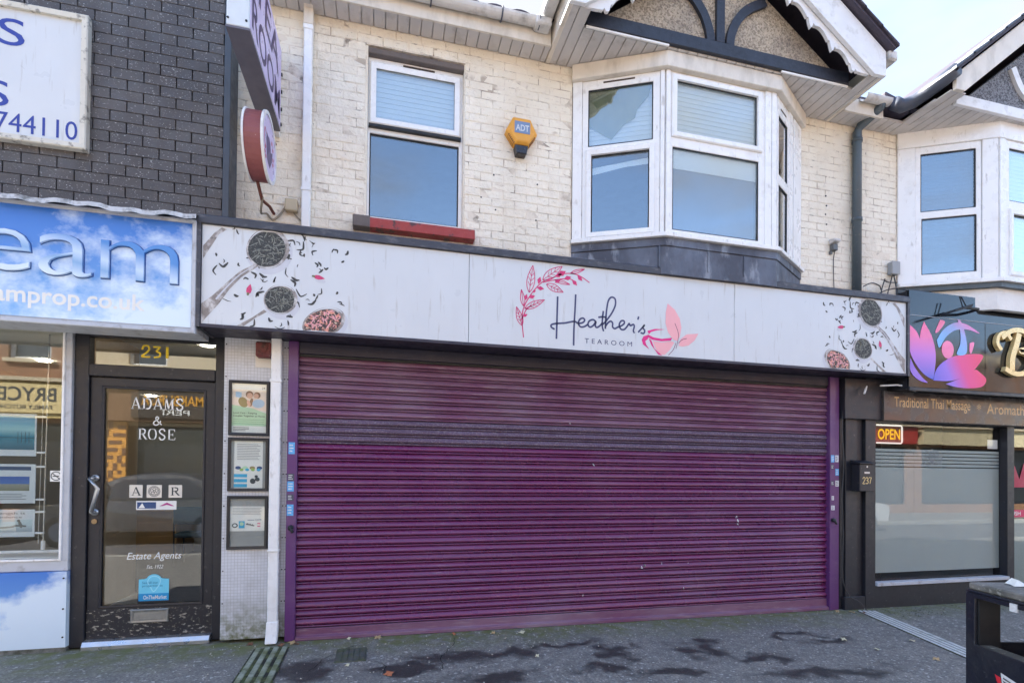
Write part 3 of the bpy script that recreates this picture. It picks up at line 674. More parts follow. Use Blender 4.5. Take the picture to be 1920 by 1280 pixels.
# artwork of the tea room sign, in metres on the sign face (x, z)
SP = {'bowl1': ((-0.91, 3.215), 0.1701, 0.1489, 0.898), 'bowl2': ((-0.811, 2.821), 0.1285, 0.1158, 0.558), 'bowl3': ((-0.483, 2.662), 0.1758, 0.1131, 0.479), 
 'handle1': [(-1.009, 3.08), (-0.984, 3.064), (-1.099, 2.97), (-1.183, 2.867), (-1.255, 2.749), (-1.376, 2.582), (-1.378, 2.738), (-1.298, 2.81), (-1.215, 2.905), (-1.11, 3.016)], 
 'handle2': [(-0.933, 2.728), (-0.911, 2.714), (-0.997, 2.654), (-1.077, 2.581), (-1.125, 2.577), (-1.019, 2.658)], 
 'handle3': [(-1.372, 3.186), (-1.295, 3.295), (-1.243, 3.342), (-1.206, 3.331), (-1.263, 3.287), (-1.37, 3.088)], 
 'leaves': [(-1.282, 3.127, 0.0167), (-1.228, 3.068, 0.0309), (-1.275, 3.007, 0.0293), (-1.116, 3.068, 0.0191), (-1.018, 2.993, 0.0239), (-1.066, 2.955, 0.023), (-0.942, 3.003, 0.027), (-0.936, 2.968, 0.0298), (-0.854, 2.977, 0.0159), (-0.865, 2.964, 0.0146), (-0.704, 2.998, 0.0307), (-0.726, 2.959, 0.0227), (-0.766, 3.04, 0.0292), (-0.763, 3.179, 0.014), (-0.762, 3.142, 0.0229), (-0.742, 3.278, 0.0284), (-0.763, 3.227, 0.0186), (-0.674, 3.267, 0.0329), (-0.595, 3.289, 0.032), (-0.572, 3.303, 0.0146), (-0.639, 3.192, 0.0145), (-0.656, 3.209, 0.0248), (-0.56, 3.219, 0.0328), (-0.689, 3.102, 0.0216), (-0.553, 3.123, 0.0183), (-0.524, 3.132, 0.0224), (-0.472, 3.11, 0.0146), (-0.512, 3.078, 0.0184), (-0.422, 3.253, 0.0228), (-0.404, 3.249, 0.0239), (-0.317, 3.25, 0.0187), (-0.345, 3.173, 0.0186), (-0.388, 2.913, 0.0184), (-0.364, 2.829, 0.0232), (-0.346, 2.818, 0.0198), (-0.566, 2.878, 0.0144), (-0.577, 2.822, 0.0308), (-0.521, 2.912, 0.0251), (-0.543, 2.861, 0.0268), (-0.611, 2.831, 0.0177), (-0.658, 2.899, 0.0339), (-0.962, 2.847, 0.0312), (-0.957, 2.895, 0.0164), (-0.984, 2.842, 0.0207), (-1.134, 2.825, 0.0284), (-1.203, 2.783, 0.0282), (-1.078, 2.676, 0.0327), (-1.094, 2.657, 0.0224), (-1.018, 2.616, 0.0306), (-0.882, 2.657, 0.0274), (-0.744, 2.686, 0.0201), (-0.755, 2.637, 0.0258), (-0.815, 2.603, 0.0316), (-0.707, 2.786, 0.0309), (-1.131, 3.321, 0.0241), (-1.058, 3.14, 0.0258), (-1.164, 3.352, 0.0147), (-0.63, 3.333, 0.0189), (-0.652, 3.337, 0.0299), (-0.965, 3.073, 0.0223)], 'roses': [(-1.042, 2.881, 0.042, 0.022, 1.35), (-0.525, 3.024, 0.045, 0.02, -0.15)]}
LOGO = {'script': [[(1.51, 3.058), (1.507, 2.938), (1.504, 2.801), (1.501, 2.673)], [(1.683, 3.093), (1.677, 2.952), (1.669, 2.787), (1.667, 2.625)], [(1.484, 2.759), (1.453, 2.776), (1.453, 2.797), (1.498, 2.812), (1.584, 2.824), (1.67, 2.845), (1.707, 2.831), (1.752, 2.84), (1.772, 2.864), (1.755, 2.882), (1.725, 2.868), (1.711, 2.831), (1.732, 2.801), (1.77, 2.806), (1.802, 2.828)], [(1.884, 2.856), (1.855, 2.876), (1.816, 2.859), (1.805, 2.825), (1.826, 2.805), (1.858, 2.824), (1.882, 2.859), (1.876, 2.822), (1.894, 2.807), (1.926, 2.829), (1.947, 2.857)], [(1.955, 2.965), (1.947, 2.892), (1.946, 2.822), (1.96, 2.777)], [(1.905, 2.902), (1.947, 2.909), (1.988, 2.908)], [(1.946, 2.836), (1.987, 2.879), (2.042, 2.956), (2.075, 3.031), (2.071, 3.087), (2.035, 3.099), (2.005, 3.064), (1.988, 2.979), (1.98, 2.881), (1.976, 2.8)], [(1.977, 2.822), (2.004, 2.86), (2.031, 2.876), (2.049, 2.858), (2.049, 2.825), (2.071, 2.81), (2.101, 2.826), (2.14, 2.843), (2.167, 2.868), (2.161, 2.89), (2.134, 2.885), (2.116, 2.85), (2.131, 2.812), (2.165, 2.809), (2.195, 2.839), (2.216, 2.869), (2.229, 2.85), (2.259, 2.864), (2.269, 2.845), (2.26, 2.805), (2.272, 2.783)], [(2.314, 2.943), (2.305, 2.913)], [(2.309, 2.794), (2.349, 2.837), (2.377, 2.87), (2.358, 2.843), (2.377, 2.814), (2.365, 2.787), (2.334, 2.793)]], 'tearoom': (1.774, 2.247, 2.655, 2.699), 
 'stems': [[(1.194, 2.663), (1.181, 2.776), (1.18, 2.869), (1.202, 2.952), (1.256, 3.05), (1.325, 3.138), (1.388, 3.191), (1.466, 3.226), (1.551, 3.266), (1.659, 3.28), (1.739, 3.257), (1.816, 3.213)], [(1.367, 3.172), (1.48, 3.205), (1.566, 3.224), (1.631, 3.227), (1.689, 3.201)], [(1.181, 2.829), (1.216, 2.913), (1.271, 2.958)]], 
 'leaves': [((1.242, 3.069), (1.274, 3.315), 0.0358, True), ((1.367, 3.193), (1.55, 3.335), 0.0386, True), ((1.402, 3.159), (1.563, 3.101), 0.0317, True), ((1.191, 2.944), (1.17, 3.089), 0.0193, False), ((1.202, 2.922), (1.387, 3.017), 0.0276, True), ((1.179, 2.769), (1.126, 2.932), 0.0276, True), ((1.63, 3.28), (1.768, 3.333), 0.0152, False), ((1.48, 3.205), (1.627, 3.177), 0.0165, False)], 'buds': [((1.508, 3.248), (1.587, 3.296), 0.28), ((1.696, 3.27), (1.747, 3.22), 0.28), ((1.645, 3.224), (1.696, 3.174), 0.28), ((1.537, 3.213), (1.48, 3.18), 0.28), ((1.201, 2.992), (1.221, 3.054), 0.28), ((1.236, 3.022), (1.298, 3.044), 0.28), ((1.311, 3.12), (1.382, 3.114), 0.28), ((1.182, 2.849), (1.23, 2.874), 0.28), ((1.325, 3.151), (1.345, 3.221), 0.28), ((1.27, 3.072), (1.305, 3.095), 0.28), ((1.48, 3.235), (1.551, 3.266), 0.28), ((1.566, 3.221), (1.638, 3.248), 0.28)], 
 'cup_dark': [[(2.405, 2.816), (2.487, 2.84), (2.594, 2.843), (2.502, 2.827), (2.443, 2.807), (2.421, 2.783)], [(2.409, 2.782), (2.471, 2.758), (2.558, 2.75), (2.668, 2.769), (2.652, 2.739), (2.551, 2.726), (2.456, 2.734), (2.406, 2.756)], [(2.412, 2.776), (2.365, 2.761), (2.347, 2.726), (2.36, 2.684), (2.428, 2.641), (2.394, 2.684), (2.384, 2.717), (2.412, 2.739)], [(2.418, 2.745), (2.447, 2.683), (2.52, 2.598), (2.564, 2.59), (2.482, 2.65), (2.447, 2.728)]], 
 'cup_pale': [[(2.462, 2.723), (2.551, 2.716), (2.662, 2.734), (2.691, 2.725), (2.643, 2.65), (2.586, 2.6), (2.544, 2.603), (2.496, 2.648)], [(2.615, 3.093), (2.692, 3.04), (2.747, 2.957), (2.764, 2.872), (2.748, 2.784), (2.72, 2.741), (2.681, 2.75), (2.621, 2.818), (2.594, 2.902), (2.596, 3.003)], [(2.735, 2.696), (2.755, 2.763), (2.823, 2.813), (2.949, 2.828), (2.908, 2.759), (2.843, 2.707), (2.778, 2.691)]], 
 'cup_veins': [[(2.693, 2.91), (2.729, 2.826), (2.729, 2.754), (2.707, 2.666)], [(2.734, 2.722), (2.774, 2.757), (2.823, 2.772)], [(2.707, 2.723), (2.679, 2.656), (2.628, 2.6)]]}

# ------------------------------------------------------------------ tea room shopfront: fascia sign
YS = -0.35
sg = thing('fascia_sign', (2.06, YS, 2.58), "long white tea room sign with Heather's logo and printed spoons above the shutter", 'sign')
MB().box(-1.40, 5.525, YS+0.02, 0.0, 2.565, 3.40).build('sign_box', m_hood, sg)
for a, b in ((-1.38, 0.698), (0.7025, 3.348), (3.3525, 5.505)):
    MB().box(a, b, YS, YS+0.018, 2.585, 3.355).build('panel', m_signwhite, sg, bevel=0.0015)
tt = MB(); tt.prism([(YS-0.025, 3.357), (YS-0.025, 3.415), (YS+0.01, 3.435), (0.0, 3.47), (0.0, 3.357)], -1.41, 5.535, 'x'); tt.build('top_trim', m_trim, sg, bevel=0.003)
MB().box(-1.41, 5.535, YS-0.012, YS+0.03, 2.556, 2.583).build('bottom_trim', m_hood, sg, bevel=0.003)
MB().box(-1.41, -1.383, YS-0.02, 0.0, 2.556, 3.40).build('end_cap', m_trim, sg); MB().box(5.508, 5.535, YS-0.02, 0.0, 2.556, 3.40).build('end_cap', m_trim, sg)
def spoons(side):
    fx = (lambda x: x) if side == 0 else (lambda x: 4.11-x)
    sgn = 1 if side == 0 else -1
    lo, hi = 2.588, 3.352
    def clipz(z): return max(lo, min(hi, z))
    xmin = -1.378
    def P(pts): return [(fx(max(x, xmin)), clipz(z)) for x, z in pts]
    y0 = YS-0.0012
    s1 = MB(); s1.poly(P(SP['handle1']), y0); s1.build('printed_spoon', m_silver, sg); o1 = bpy.data.objects[-1] if False else None
    def bowl(c, a, b, ang, m):
        s = MB(); s.ellipse(fx(c[0]+0.012), c[1]-0.03, a*1.06, b*1.1, sgn*ang, y0+0.0004, 32, lo, hi); s.build('printed_shade', m_shadowprint, sg)
        s = MB(); s.ellipse(fx(c[0]), c[1], a, b, sgn*ang, y0-0.0006, 32, lo, hi); sp = s.build('printed_spoon', m_silver, sg)
        s = MB(); s.ellipse(fx(c[0]-0.008), c[1]-0.004, a*0.86, b*0.88, sgn*ang, y0-0.0012, 32, lo, hi); s.build('printed_tea', m, sp)
        hi_ = MB()
        for t0, t1, sc, w_ in ((0.1, 1.7, 0.94, 0.012), (3.4, 4.6, 0.95, 0.007)):
            hi_.ribbon([(fx(c[0]+a*sc*math.cos(t)*math.cos(ang)-b*sc*math.sin(t)*math.sin(ang)), clipz(c[1]+a*sc*math.cos(t)*math.sin(ang)+b*sc*math.sin(t)*math.cos(ang))) for t in [t0+(t1-t0)*q/8 for q in range(9)]], w_, y0-0.0015, 2, True)
        tag(hi_.build('printed_highlight', m_signwhite, sp), kind='stuff')
        # loose strands lying in the bowl
        l = MB()
        for k in range(44):
            t, r = random.uniform(0, 6.28), math.sqrt(random.random())*0.78
            cx, cz = c[0]+a*r*math.cos(t)*math.cos(ang)-b*r*math.sin(t)*math.sin(ang), c[1]+a*r*math.cos(t)*math.sin(ang)+b*r*math.sin(t)*math.cos(ang)
            d = random.uniform(0, 3.14); L = random.uniform(0.008, 0.036)
            if cz-L < lo+0.003: continue
            l.ribbon([(fx(cx-L*math.cos(d)), cz-L*math.sin(d)), (fx(cx+0.004), cz+0.004), (fx(cx+L*math.cos(d)), cz+L*math.sin(d))], random.uniform(0.004, 0.010), y0-0.0018, 3, True)
        tag(l.build('tea_strand', {'fruit_tea_print': m_pink}.get(m.name, MATS.get('strand') or mat('strand', S(128, 130, 122), 0.6, 0.3, 40)), sp), kind='stuff')
    bowl(*SP['bowl1'], m_teaspoon); bowl(*SP['bowl2'], m_teaspoon); bowl(*SP['bowl3'], m_fruittea)
    hp = SP['handle1']
    s = MB(); s.ribbon(P([((hp[0][0]+hp[1][0])/2, (hp[0][1]+hp[1][1])/2), ((hp[2][0]+hp[9][0])/2, (hp[2][1]+hp[9][1])/2), ((hp[3][0]+hp[8][0])/2, (hp[3][1]+hp[8][1])/2), ((hp[4][0]+hp[7][0])/2, (hp[4][1]+hp[7][1])/2)]), (0.004, 0.014), y0-0.0004, 4); s.build('printed_highlight', m_shadowprint, sg)
    for k in ('handle2', 'handle3'):
        s = MB(); s.poly(P(SP[k]), y0); s.build('printed_spoon', m_silver, sg)
    rg = random.Random(3)
    lv = MB()
    for (x, z, L) in SP['leaves']:
        L *= rg.uniform(0.6, 1.35); a = rg.uniform(0, 3.14); c = rg.uniform(-0.9, 0.9)*L
        pts = [(x-L*math.cos(a), z-L*math.sin(a)), (x-0.3*L*math.cos(a)-c*math.sin(a), z-0.3*L*math.sin(a)+c*math.cos(a)), (x+0.4*L*math.cos(a)-0.6*c*math.sin(a), z+0.4*L*math.sin(a)+0.6*c*math.cos(a)), (x+L*math.cos(a), z+L*math.sin(a))]
        lv.ribbon(P(pts), rg.uniform(0.006, 0.021), y0-0.0003, 4, True)
        if L > 0.022 and rg.random() < 0.45:
            b = a+rg.uniform(0.7, 1.6)
            lv.ribbon(P([(x, z), (x+0.5*L*math.cos(b), z+0.5*L*math.sin(b)), (x+0.9*L*math.cos(b+0.5), z+0.9*L*math.sin(b+0.5))]), 0.008, y0-0.0006, 4, True)
    tag(lv.build('printed_leaves', m_tea, sg), kind='stuff')
    for (x, z, a, b, an) in SP['roses']:
        s = MB(); s.ellipse(fx(x+0.01), z-0.025, a*0.9, b*0.9, sgn*an, y0+0.0004, 18, lo, hi); s.build('printed_shade', m_shadowprint, sg)
        s = MB(); s.poly([(fx(x+q[0]*a*math.cos(an)-q[1]*b*math.sin(an)), z+q[0]*a*math.sin(an)+q[1]*b*math.cos(an)) for q in ((-1, -.15), (-.6, -.8), (0, -.9), (.5, -.5), (1, 0), (.5, .55), (0, .9), (-.6, .75), (-1, .2))], y0-0.0005); r = s.build('printed_rosebud', m_rose, sg)
        s = MB(); s.ellipse(fx(x-a*0.95*math.cos(an)), z-a*0.95*math.sin(an), a*0.32, b*0.42, sgn*an, y0-0.001, 12); s.build('bud_base', mat('bud_green', S(112, 112, 84), 0.6, 0.2, 30), r)
spoons(0); spoons(1)
# logo
YL = YS-0.0015
lg = MB()
for p in LOGO['script']: lg.ribbon(p, 0.0165, YL, 6)
lg.build('script_lettering', m_ink, sg)
letters(sg, m_ink, [('TEAROOM', *LOGO['tearoom'], YL, dict(space=1.6))])
br = MB()
for p in LOGO['stems']: br.ribbon(p, 0.009, YL, 5)
def leaf(mbx, base, tip, w, y, veins=True, lw=0.007):
    bx, bz = base; dx, dz = tip[0]-bx, tip[1]-bz; L = math.hypot(dx, dz); ux, uz = dx/L, dz/L; nx, nz = -uz, ux
    def q(t, s): return (bx+ux*L*t+nx*s, bz+uz*L*t+nz*s)
    for s in (1, -1): mbx.ribbon([q(t, s*w*math.sin(math.pi*min(1, t**0.8))) for t in (0, .15, .35, .55, .75, .9, 1)], lw, y, 3)
    mbx.ribbon([q(0, 0), q(0.9, 0)], lw*0.8, y, 1)
    if veins:
        for t in (0.25, 0.42, 0.6):
            for s in (1, -1): mbx.ribbon([q(t, 0), q(t+0.14, s*w*0.75*math.sin(math.pi*(t+0.1)))], lw*0.7, y, 1)
for b_, t_, w_, v_ in LOGO['leaves']: leaf(br, b_, t_, w_, YL, v_)
for b_, t_, w_ in LOGO['buds']:
    dx, dz = t_[0]-b_[0], t_[1]-b_[1]
    br.poly([b_, (b_[0]+dx*.5-dz*w_, b_[1]+dz*.5+dx*w_), t_, (b_[0]+dx*.5+dz*w_, b_[1]+dz*.5-dx*w_)], YL-0.0004)
br.build('leaf_branch', m_magenta, sg)
cp = MB()
for p in LOGO['cup_dark']: cp.poly(p, YL)
cup = cp.build('cup_emblem', m_deeppink, sg)
cp = MB()
for p in LOGO['cup_pale']: cp.poly(p, YL-0.0004)
cp.build('cup_leaf', m_pink, cup)
cp = MB()
for p in LOGO['cup_veins']: cp.ribbon(p, 0.005, YL-0.0008, 4)
cp.build('cup_line', mat('plum_ink', S(120, 40, 80), 0.5), cup)

# ------------------------------------------------------------------ roller shutter
rs = thing('roller_shutter', (2.06, -0.05, 0.02), 'closed purple corrugated roller shutter under the white tea room sign', 'shutter')
def slat_mesh(m):
    prof = [(0.03, 0), (0.012, 0), (-0.010, 0.002), (-0.014, 0.007), (-0.011, 0.013), (0.006, 0.016), (0.010, 0.019), (-0.008, 0.021), (-0.018, 0.026), (-0.023, 0.033), (-0.0235, 0.039), (-0.021, 0.046), (-0.016, 0.054), (-0.009, 0.062), (-0.003, 0.068), (0.006, 0.071), (0.012, 0.075), (0.03, 0.075)]
    mb = MB(); segs = 14; n = len(prof); vs = []; fs = []
    for i in range(segs+1):
        x = -2.79+5.58*i/segs
        vs += [(x, a, b) for a, b in prof]
    for i in range(segs):
        for j in range(n-1): fs.append((i*n+j, (i+1)*n+j, (i+1)*n+j+1, i*n+j+1))
    mb.add(vs, fs); o = mb.build('slat', m, None, smooth=False); me = o.data; bpy.data.objects.remove(o); return me
sm1, sm2, sm3 = slat_mesh(m_slat), slat_mesh(m_slat_dust), slat_mesh(m_slat_fade)
rg = random.Random(5)
NS = 31
for k in range(NS):
    z = 0.115+k*0.0753
    me = sm2 if k in (21, 22, 23) else sm3 if k > 23 else sm1
    o = bpy.data.objects.new('slat', me); COL.objects.link(o); o.parent = rs
    o.location = Vector((2.055, -0.02+rg.uniform(-0.0025, 0.0025), z+rg.uniform(-0.0012, 0.0012)))-off(rs); o.rotation_euler = (rg.uniform(-0.05, 0.05), rg.uniform(-0.0008, 0.0008), 0)
    if me is sm2: o['label'] = 'slat grey with dust'
bb = MB().prism([(-0.075, 0.0), (-0.075, 0.03), (-0.045, 0.04), (-0.045, 0.112), (0.0, 0.112), (0.0, 0.0)], -0.71, 4.81, 'x')
for v in range(len(bb.v)): bb.v[v] = (bb.v[v][0], bb.v[v][1], bb.v[v][2]+gz(bb.v[v][0])+0.002 if bb.v[v][2] < 0.05 else bb.v[v][2])
bb.build('bottom_rail', m_slat_fade, rs, bevel=0.003)
rl_ = MB().grid(-0.792, -0.712, 0.02, 2.56, [], -0.085, 0.02).build('guide_rail', m_purple, rs, bevel=0.005)
rl2 = MB().box(4.775, 4.845, -0.085, 0.02, -0.01, 2.56).build('guide_rail', m_purple, rs, bevel=0.005)
MB().box(4.849, 4.912, -0.072, 0.02, -0.012, 2.56).build('cover_strip', m_purple, rl2, bevel=0.004)
MB().box(-0.712, 4.775, -0.06, 0.03, 2.462, 2.562).build('hood', m_hood, rs, bevel=0.004)
MB().box(-0.712, 4.775, -0.045, 0.03, 2.44, 2.460).build('hood_lip', m_rubber, rs)
for x in (-0.752, 4.81):
    l = MB(); l.tube([(x, -0.086, 0.98), (x, -0.115, 0.98)], 0.022, 12); l.tube([(x, -0.113, 0.98), (x+0.012, -0.118, 0.955), (x+0.02, -0.116, 0.94)], 0.012, 8); l.build('lock', m_rubber, rs, smooth=True)
m_stblue = mat('sticker_blue', S(92, 168, 222), 0.4, 0.15, 60); m_stwhite = mat('sticker_white', S(210, 212, 214), 0.5, 0.2, 80); m_stdark = mat('sticker_dark', S(72, 74, 88), 0.5, 0.3, 60)
stk = [(-0.78, 1.60, 0.05, 0.10, 0, 'square blue sticker, topmost on the left shutter rail'), (-0.785, 1.375, 0.052, 0.06, 2, 'dark torn sticker just above the blue one on the left shutter rail'), (-0.786, 1.285, 0.052, 0.085, 0, 'blue and white sticker in the middle of the left shutter rail'),
       (-0.786, 1.205, 0.052, 0.055, 2, 'dark torn sticker between two blue ones on the left shutter rail'), (-0.786, 1.08, 0.052, 0.095, 0, 'blue sticker just above the lock on the left shutter rail'),
       (4.785, 1.615, 0.045, 0.08, 0, 'blue sticker at the top of the right shutter rail'), (4.855, 1.62, 0.045, 0.075, 1, 'white sticker at the top of the right cover strip'), (4.785, 1.54, 0.04, 0.05, 2, 'dark sticker under the blue one on the right shutter rail'),
       (4.858, 1.47, 0.046, 0.075, 0, 'blue sticker halfway up the right cover strip'), (4.786, 1.36, 0.042, 0.05, 2, 'small dark sticker on the right shutter rail beside a white one'), (4.858, 1.35, 0.046, 0.065, 1, 'white sticker under the blue one on the right cover strip'),
       (4.795, 1.20, 0.03, 0.045, 1, 'torn white scrap on the right shutter rail'), (4.79, 1.09, 0.045, 0.05, 1, 'white scrap just above the lock on the right shutter rail')]
for x, z, w, h, c, lb in stk:
    y = -0.0862 if not (4.85 < x < 4.9) else -0.0732
    s = MB(); s.box(x, x+w, y-0.0008, y+0.0002, z, z+h)
    o = single('sticker', s, (m_stblue, m_stwhite, m_stdark)[c], lb, 'sticker', (x, y, z), 'stickers on the shutter rails')
    t = MB()
    for j in range(3): t.box(x+w*0.15, x+w*random.uniform(0.6, 0.85), y-0.0014, y-0.0009, z+h*(0.2+0.25*j), z+h*(0.3+0.25*j))
    t.build('print', (m_stwhite, m_stdark, m_stwhite)[c], o)
# pale scuffs of bird lime on the shutter
sd = MB()
for x, z, s_ in ((2.55, 0.55, 1), (2.53, 0.53, .7), (3.62, 1.02, .8), (3.64, 0.985, .8), (3.635, 0.95, .7), (2.75, 0.56, .5), (3.05, 0.56, .4), (1.9, 0.28, .5), (3.0, 0.30, .5), (1.75, 1.95, .5), (2.0, 1.55, .6)):
    for j in range(3): sd.ellipse(x+random.uniform(-.01, .01)*s_, z+random.uniform(-.012, .012)*s_, 0.007*s_, 0.012*s_, random.uniform(-.6, .6), -0.0445, 8)
sd.build('bird_lime', m_stwhite, rs)

# ------------------------------------------------------------------ things on the tea room wall
# alarm box
ab = thing('alarm_box', (1.23, 0, 4.62), 'yellow hexagonal alarm box with grey ADT label on the cream brick wall', 'alarm box')
m_yel = mat('alarm_yellow', S(222, 158, 58), 0.4, 0.06, 8, dirt=((S(150, 104, 50), 12, 0.6, 0.8, 0.4),))
hx = [(1.145, 4.815), (1.315, 4.815), (1.385, 4.68), (1.30, 4.56), (1.16, 4.56), (1.075, 4.68)]
c0 = (1.23, 4.69)
vs = [(a, 0.0, b) for a, b in hx]+[(a, -0.075, b) for a, b in hx]+[(c0[0]+(a-c0[0])*0.8, -0.10, c0[1]+(b-c0[1])*0.8) for a, b in hx]
fs = [tuple(range(12, 18)), tuple(range(6))]+[(i, (i+1) % 6, 6+(i+1) % 6, 6+i) for i in range(6)]+[(6+i, 6+(i+1) % 6, 12+(i+1) % 6, 12+i) for i in range(6)]
MB().add(vs, fs).build('cover', m_yel, ab, bevel=0.006)
for k in range(6):
    for s in (-1, 1):
        z = 4.645-k*0.014; x = 1.23+s*(0.118-k*0.0095)
        MB().box(min(x, x+s*0.012), max(x, x+s*0.012), -0.085, -0.01, z-0.004, z+0.003).build('louvre', mat('alarm_louvre', S(140, 92, 40), 0.5), ab)
MB().prism([(1.165, 4.556), (1.295, 4.556), (1.278, 4.475), (1.182, 4.475)], -0.085, 0.0).build('sounder', mat('smoke_plastic', S(42, 40, 44), 0.3, 0.1), ab, bevel=0.006)
lb = MB().box(1.155, 1.305, -0.103, -0.1005, 4.655, 4.765).build('label_plate', mat('alarm_label', S(112, 134, 168), 0.4, 0.05), ab)
t = MB(); t.text('ADT', 1.165, 1.295, 4.675, 4.735, -0.1042, bold=0.02); t.build('lettering', m_signwhite, lb)
# small security light, cable and bracket right of the bay
o = thing('passive_sensor', (4.87, 0, 4.02), 'small grey security sensor on the cream wall right of the bay', 'sensor')
MB().prism([(-0.09, 4.075), (-0.085, 4.105), (-0.02, 4.12), (0, 4.115), (0, 4.06)], 4.83, 4.915, 'x').build('cap', m_gutter, o, bevel=0.008)
MB().box(4.84, 4.905, -0.06, 0.0, 3.985, 4.06).build('body', mat('grey_plastic', S(96, 98, 100), 0.5), o, bevel=0.008); MB().box(4.835, 4.855, -0.03, 0, 3.95, 3.985).build('bracket', MATS['grey_plastic'], o)
c_ = MB(); c_.tube([(4.885, -0.03, 3.99), (4.887, -0.012, 3.9), (4.892, -0.01, 3.7), (4.90, -0.012, 3.45)], 0.004, 6); c_.build('cable', m_cable, o)
holes_ = []
for x, z in ((4.79, 4.61), (4.80, 4.50), (4.785, 4.40), (4.80, 4.29)): MB().tube([(x, -0.004, z), (x, 0.0, z)], 0.010, 8).build('fixing_hole', m_rubber, wall)
for x, z in ((0.98, 4.28), (1.41, 4.25), (1.00, 3.95), (1.40, 3.90), (0.86, 4.05), (-1.05, 4.30), (-1.12, 4.42), (-1.16, 4.12)): MB().tube([(x, -0.004, z), (x, 0.0, z)], 0.008, 8).build('fixing_hole', m_rubber, wall)
o = thing('junction_box', (5.71, -0.03, 3.86), 'square grey junction box beside the right-hand bay', 'junction box')
MB().box(5.655, 5.765, -0.065, 0, 3.80, 3.945).build('body', mat('box_grey', S(150, 152, 154), 0.5, 0.05), o, bevel=0.008); MB().box(5.652, 5.768, -0.072, -0.058, 3.797, 3.948).build('lid', MATS['box_grey'], o, bevel=0.004)
cb = MB()
for pts in ([(5.70, -0.03, 3.80), (5.66, -0.04, 3.70), (5.60, -0.06, 3.58), (5.55, -0.10, 3.49)], [(5.72, -0.03, 3.80), (5.73, -0.05, 3.66), (5.70, -0.08, 3.55)],
            [(5.22, -0.09, 3.60), (5.32, -0.10, 3.645), (5.44, -0.09, 3.63), (5.50, -0.06, 3.60)], [(5.22, -0.12, 3.52), (5.30, -0.16, 3.49), (5.42, -0.19, 3.54), (5.55, -0.22, 3.565), (5.64, -0.26, 3.53), (5.68, -0.30, 3.48)],
            [(5.36, -0.15, 3.50), (5.45, -0.18, 3.475), (5.55, -0.2, 3.49), (5.62, -0.22, 3.46)], [(5.58, -0.04, 3.74), (5.52, -0.05, 3.60), (5.46, -0.1, 3.50)], [(5.77, -0.03, 3.72), (5.62, -0.05, 3.70), (5.55, -0.06, 3.71)]):
    cb.tube(crom(pts, 4), 0.0065, 6)
single('cable_bundle', cb, m_cable, 'tangle of black cables above the right end of the white sign', 'cable', (5.5, -0.1, 3.55))
# projecting box sign
ps = thing('projecting_sign', (-0.96, 0, 4.36), 'lilac projecting box sign reading TEA ROOM on the wall corner', 'sign')
bx = MB().box(-1.03, -0.892, -1.10, -0.06, 4.355, 5.04).build('sign_box', mat('sign_case', S(206, 214, 220), 0.4, 0.06, 12), ps, bevel=0.006)
MB().box(-1.034, -0.888, -1.10, -0.06, 4.34, 4.354).build('base_tray', mat('grey_case', S(98, 96, 108), 0.5, 0.08), ps)
MB().box(-0.8915, -0.888, -1.085, -0.065, 4.37, 5.025).build('face', mat('lilac_face', S(206, 194, 232), 0.35, 0.05), ps)
MB().box(-1.02, -0.90, -0.058, 0.0, 4.32, 5.06).build('bracket', m_whitepaint, ps, bevel=0.004)
T = lambda a, y, z: (-0.8872-y, a, z)
mat('plum_print', S(66, 50, 96), 0.5)
t = MB(T); t.text('TEA', -0.98, -0.17, 4.72, 4.98, 0.0, bold=0.016); t.build('lettering', MATS['plum_print'], ps)
t = MB(T); t.text('ROOM', -1.05, -0.10, 4.41, 4.65, 0.0, bold=0.016); t.build('lettering', MATS['plum_print'], ps)
for (y, z) in ((-1.085, 4.41), (-1.085, 4.46)): pass
sp_ = MB()
for x in (-1.02, -0.91): sp_.tube([(x, -1.104, 4.40), (x, -1.099, 4.40)], 0.008, 6)
sp_.build('screw', m_rubber, ps)
bs_ = MB()
for z in (4.42, 4.55, 4.70, 4.85): bs_.tube([(-0.895, -0.03, z), (-0.884, -0.03, z)], 0.014, 6)
bs_.build('bolt', m_rubber, ps)
# round sign
dsn = thing('round_sign', (-0.97, -0.5, 3.6), 'round lilac sign with a teapot and rusty red rim under the projecting sign', 'sign')
yc, zc_, rd = -0.52, 3.915, 0.245
def disc(x0, x1, r, n=44): 
    return MB().tube([(x0, yc, zc_), (x1, yc, zc_)], r, n)
disc(-1.005, -0.890, rd-0.006).build('drum', mat('rusty_red', S(136, 76, 76), 0.5, 0.18, 6, 0.1, 40, dirt=((S(96, 50, 54), 6, 0.5, 0.75, 0.6), (S(206, 190, 180), 60, 0.74, 0.8, 0.7))), dsn)
def ring(x0, x1, ro, ri, n=44):
    vs = []; fs = []
    for k in range(n):
        a = 2*math.pi*k/n
        for x, r in ((x0, ro), (x1, ro), (x1, ri), (x0, ri)): vs.append((x, yc+r*math.cos(a), zc_+r*math.sin(a)))
    for k in range(n):
        j = (k+1) % n
        for q in range(4): fs.append((k*4+q, k*4+(q+1) % 4, j*4+(q+1) % 4, j*4+q))
    return MB().add(vs, fs)
ring(-0.890, -0.872, rd+0.004, rd-0.022).build('rim', m_whitepaint, dsn); ring(-1.018, -1.005, rd+0.004, rd-0.022).build('rim', m_whitepaint, dsn)
disc(-0.889, -0.880, rd-0.0225).build('face', MATS['lilac_face'], dsn)
T = lambda a, y, z: (-0.8790-y, a, z)
t = MB(T)
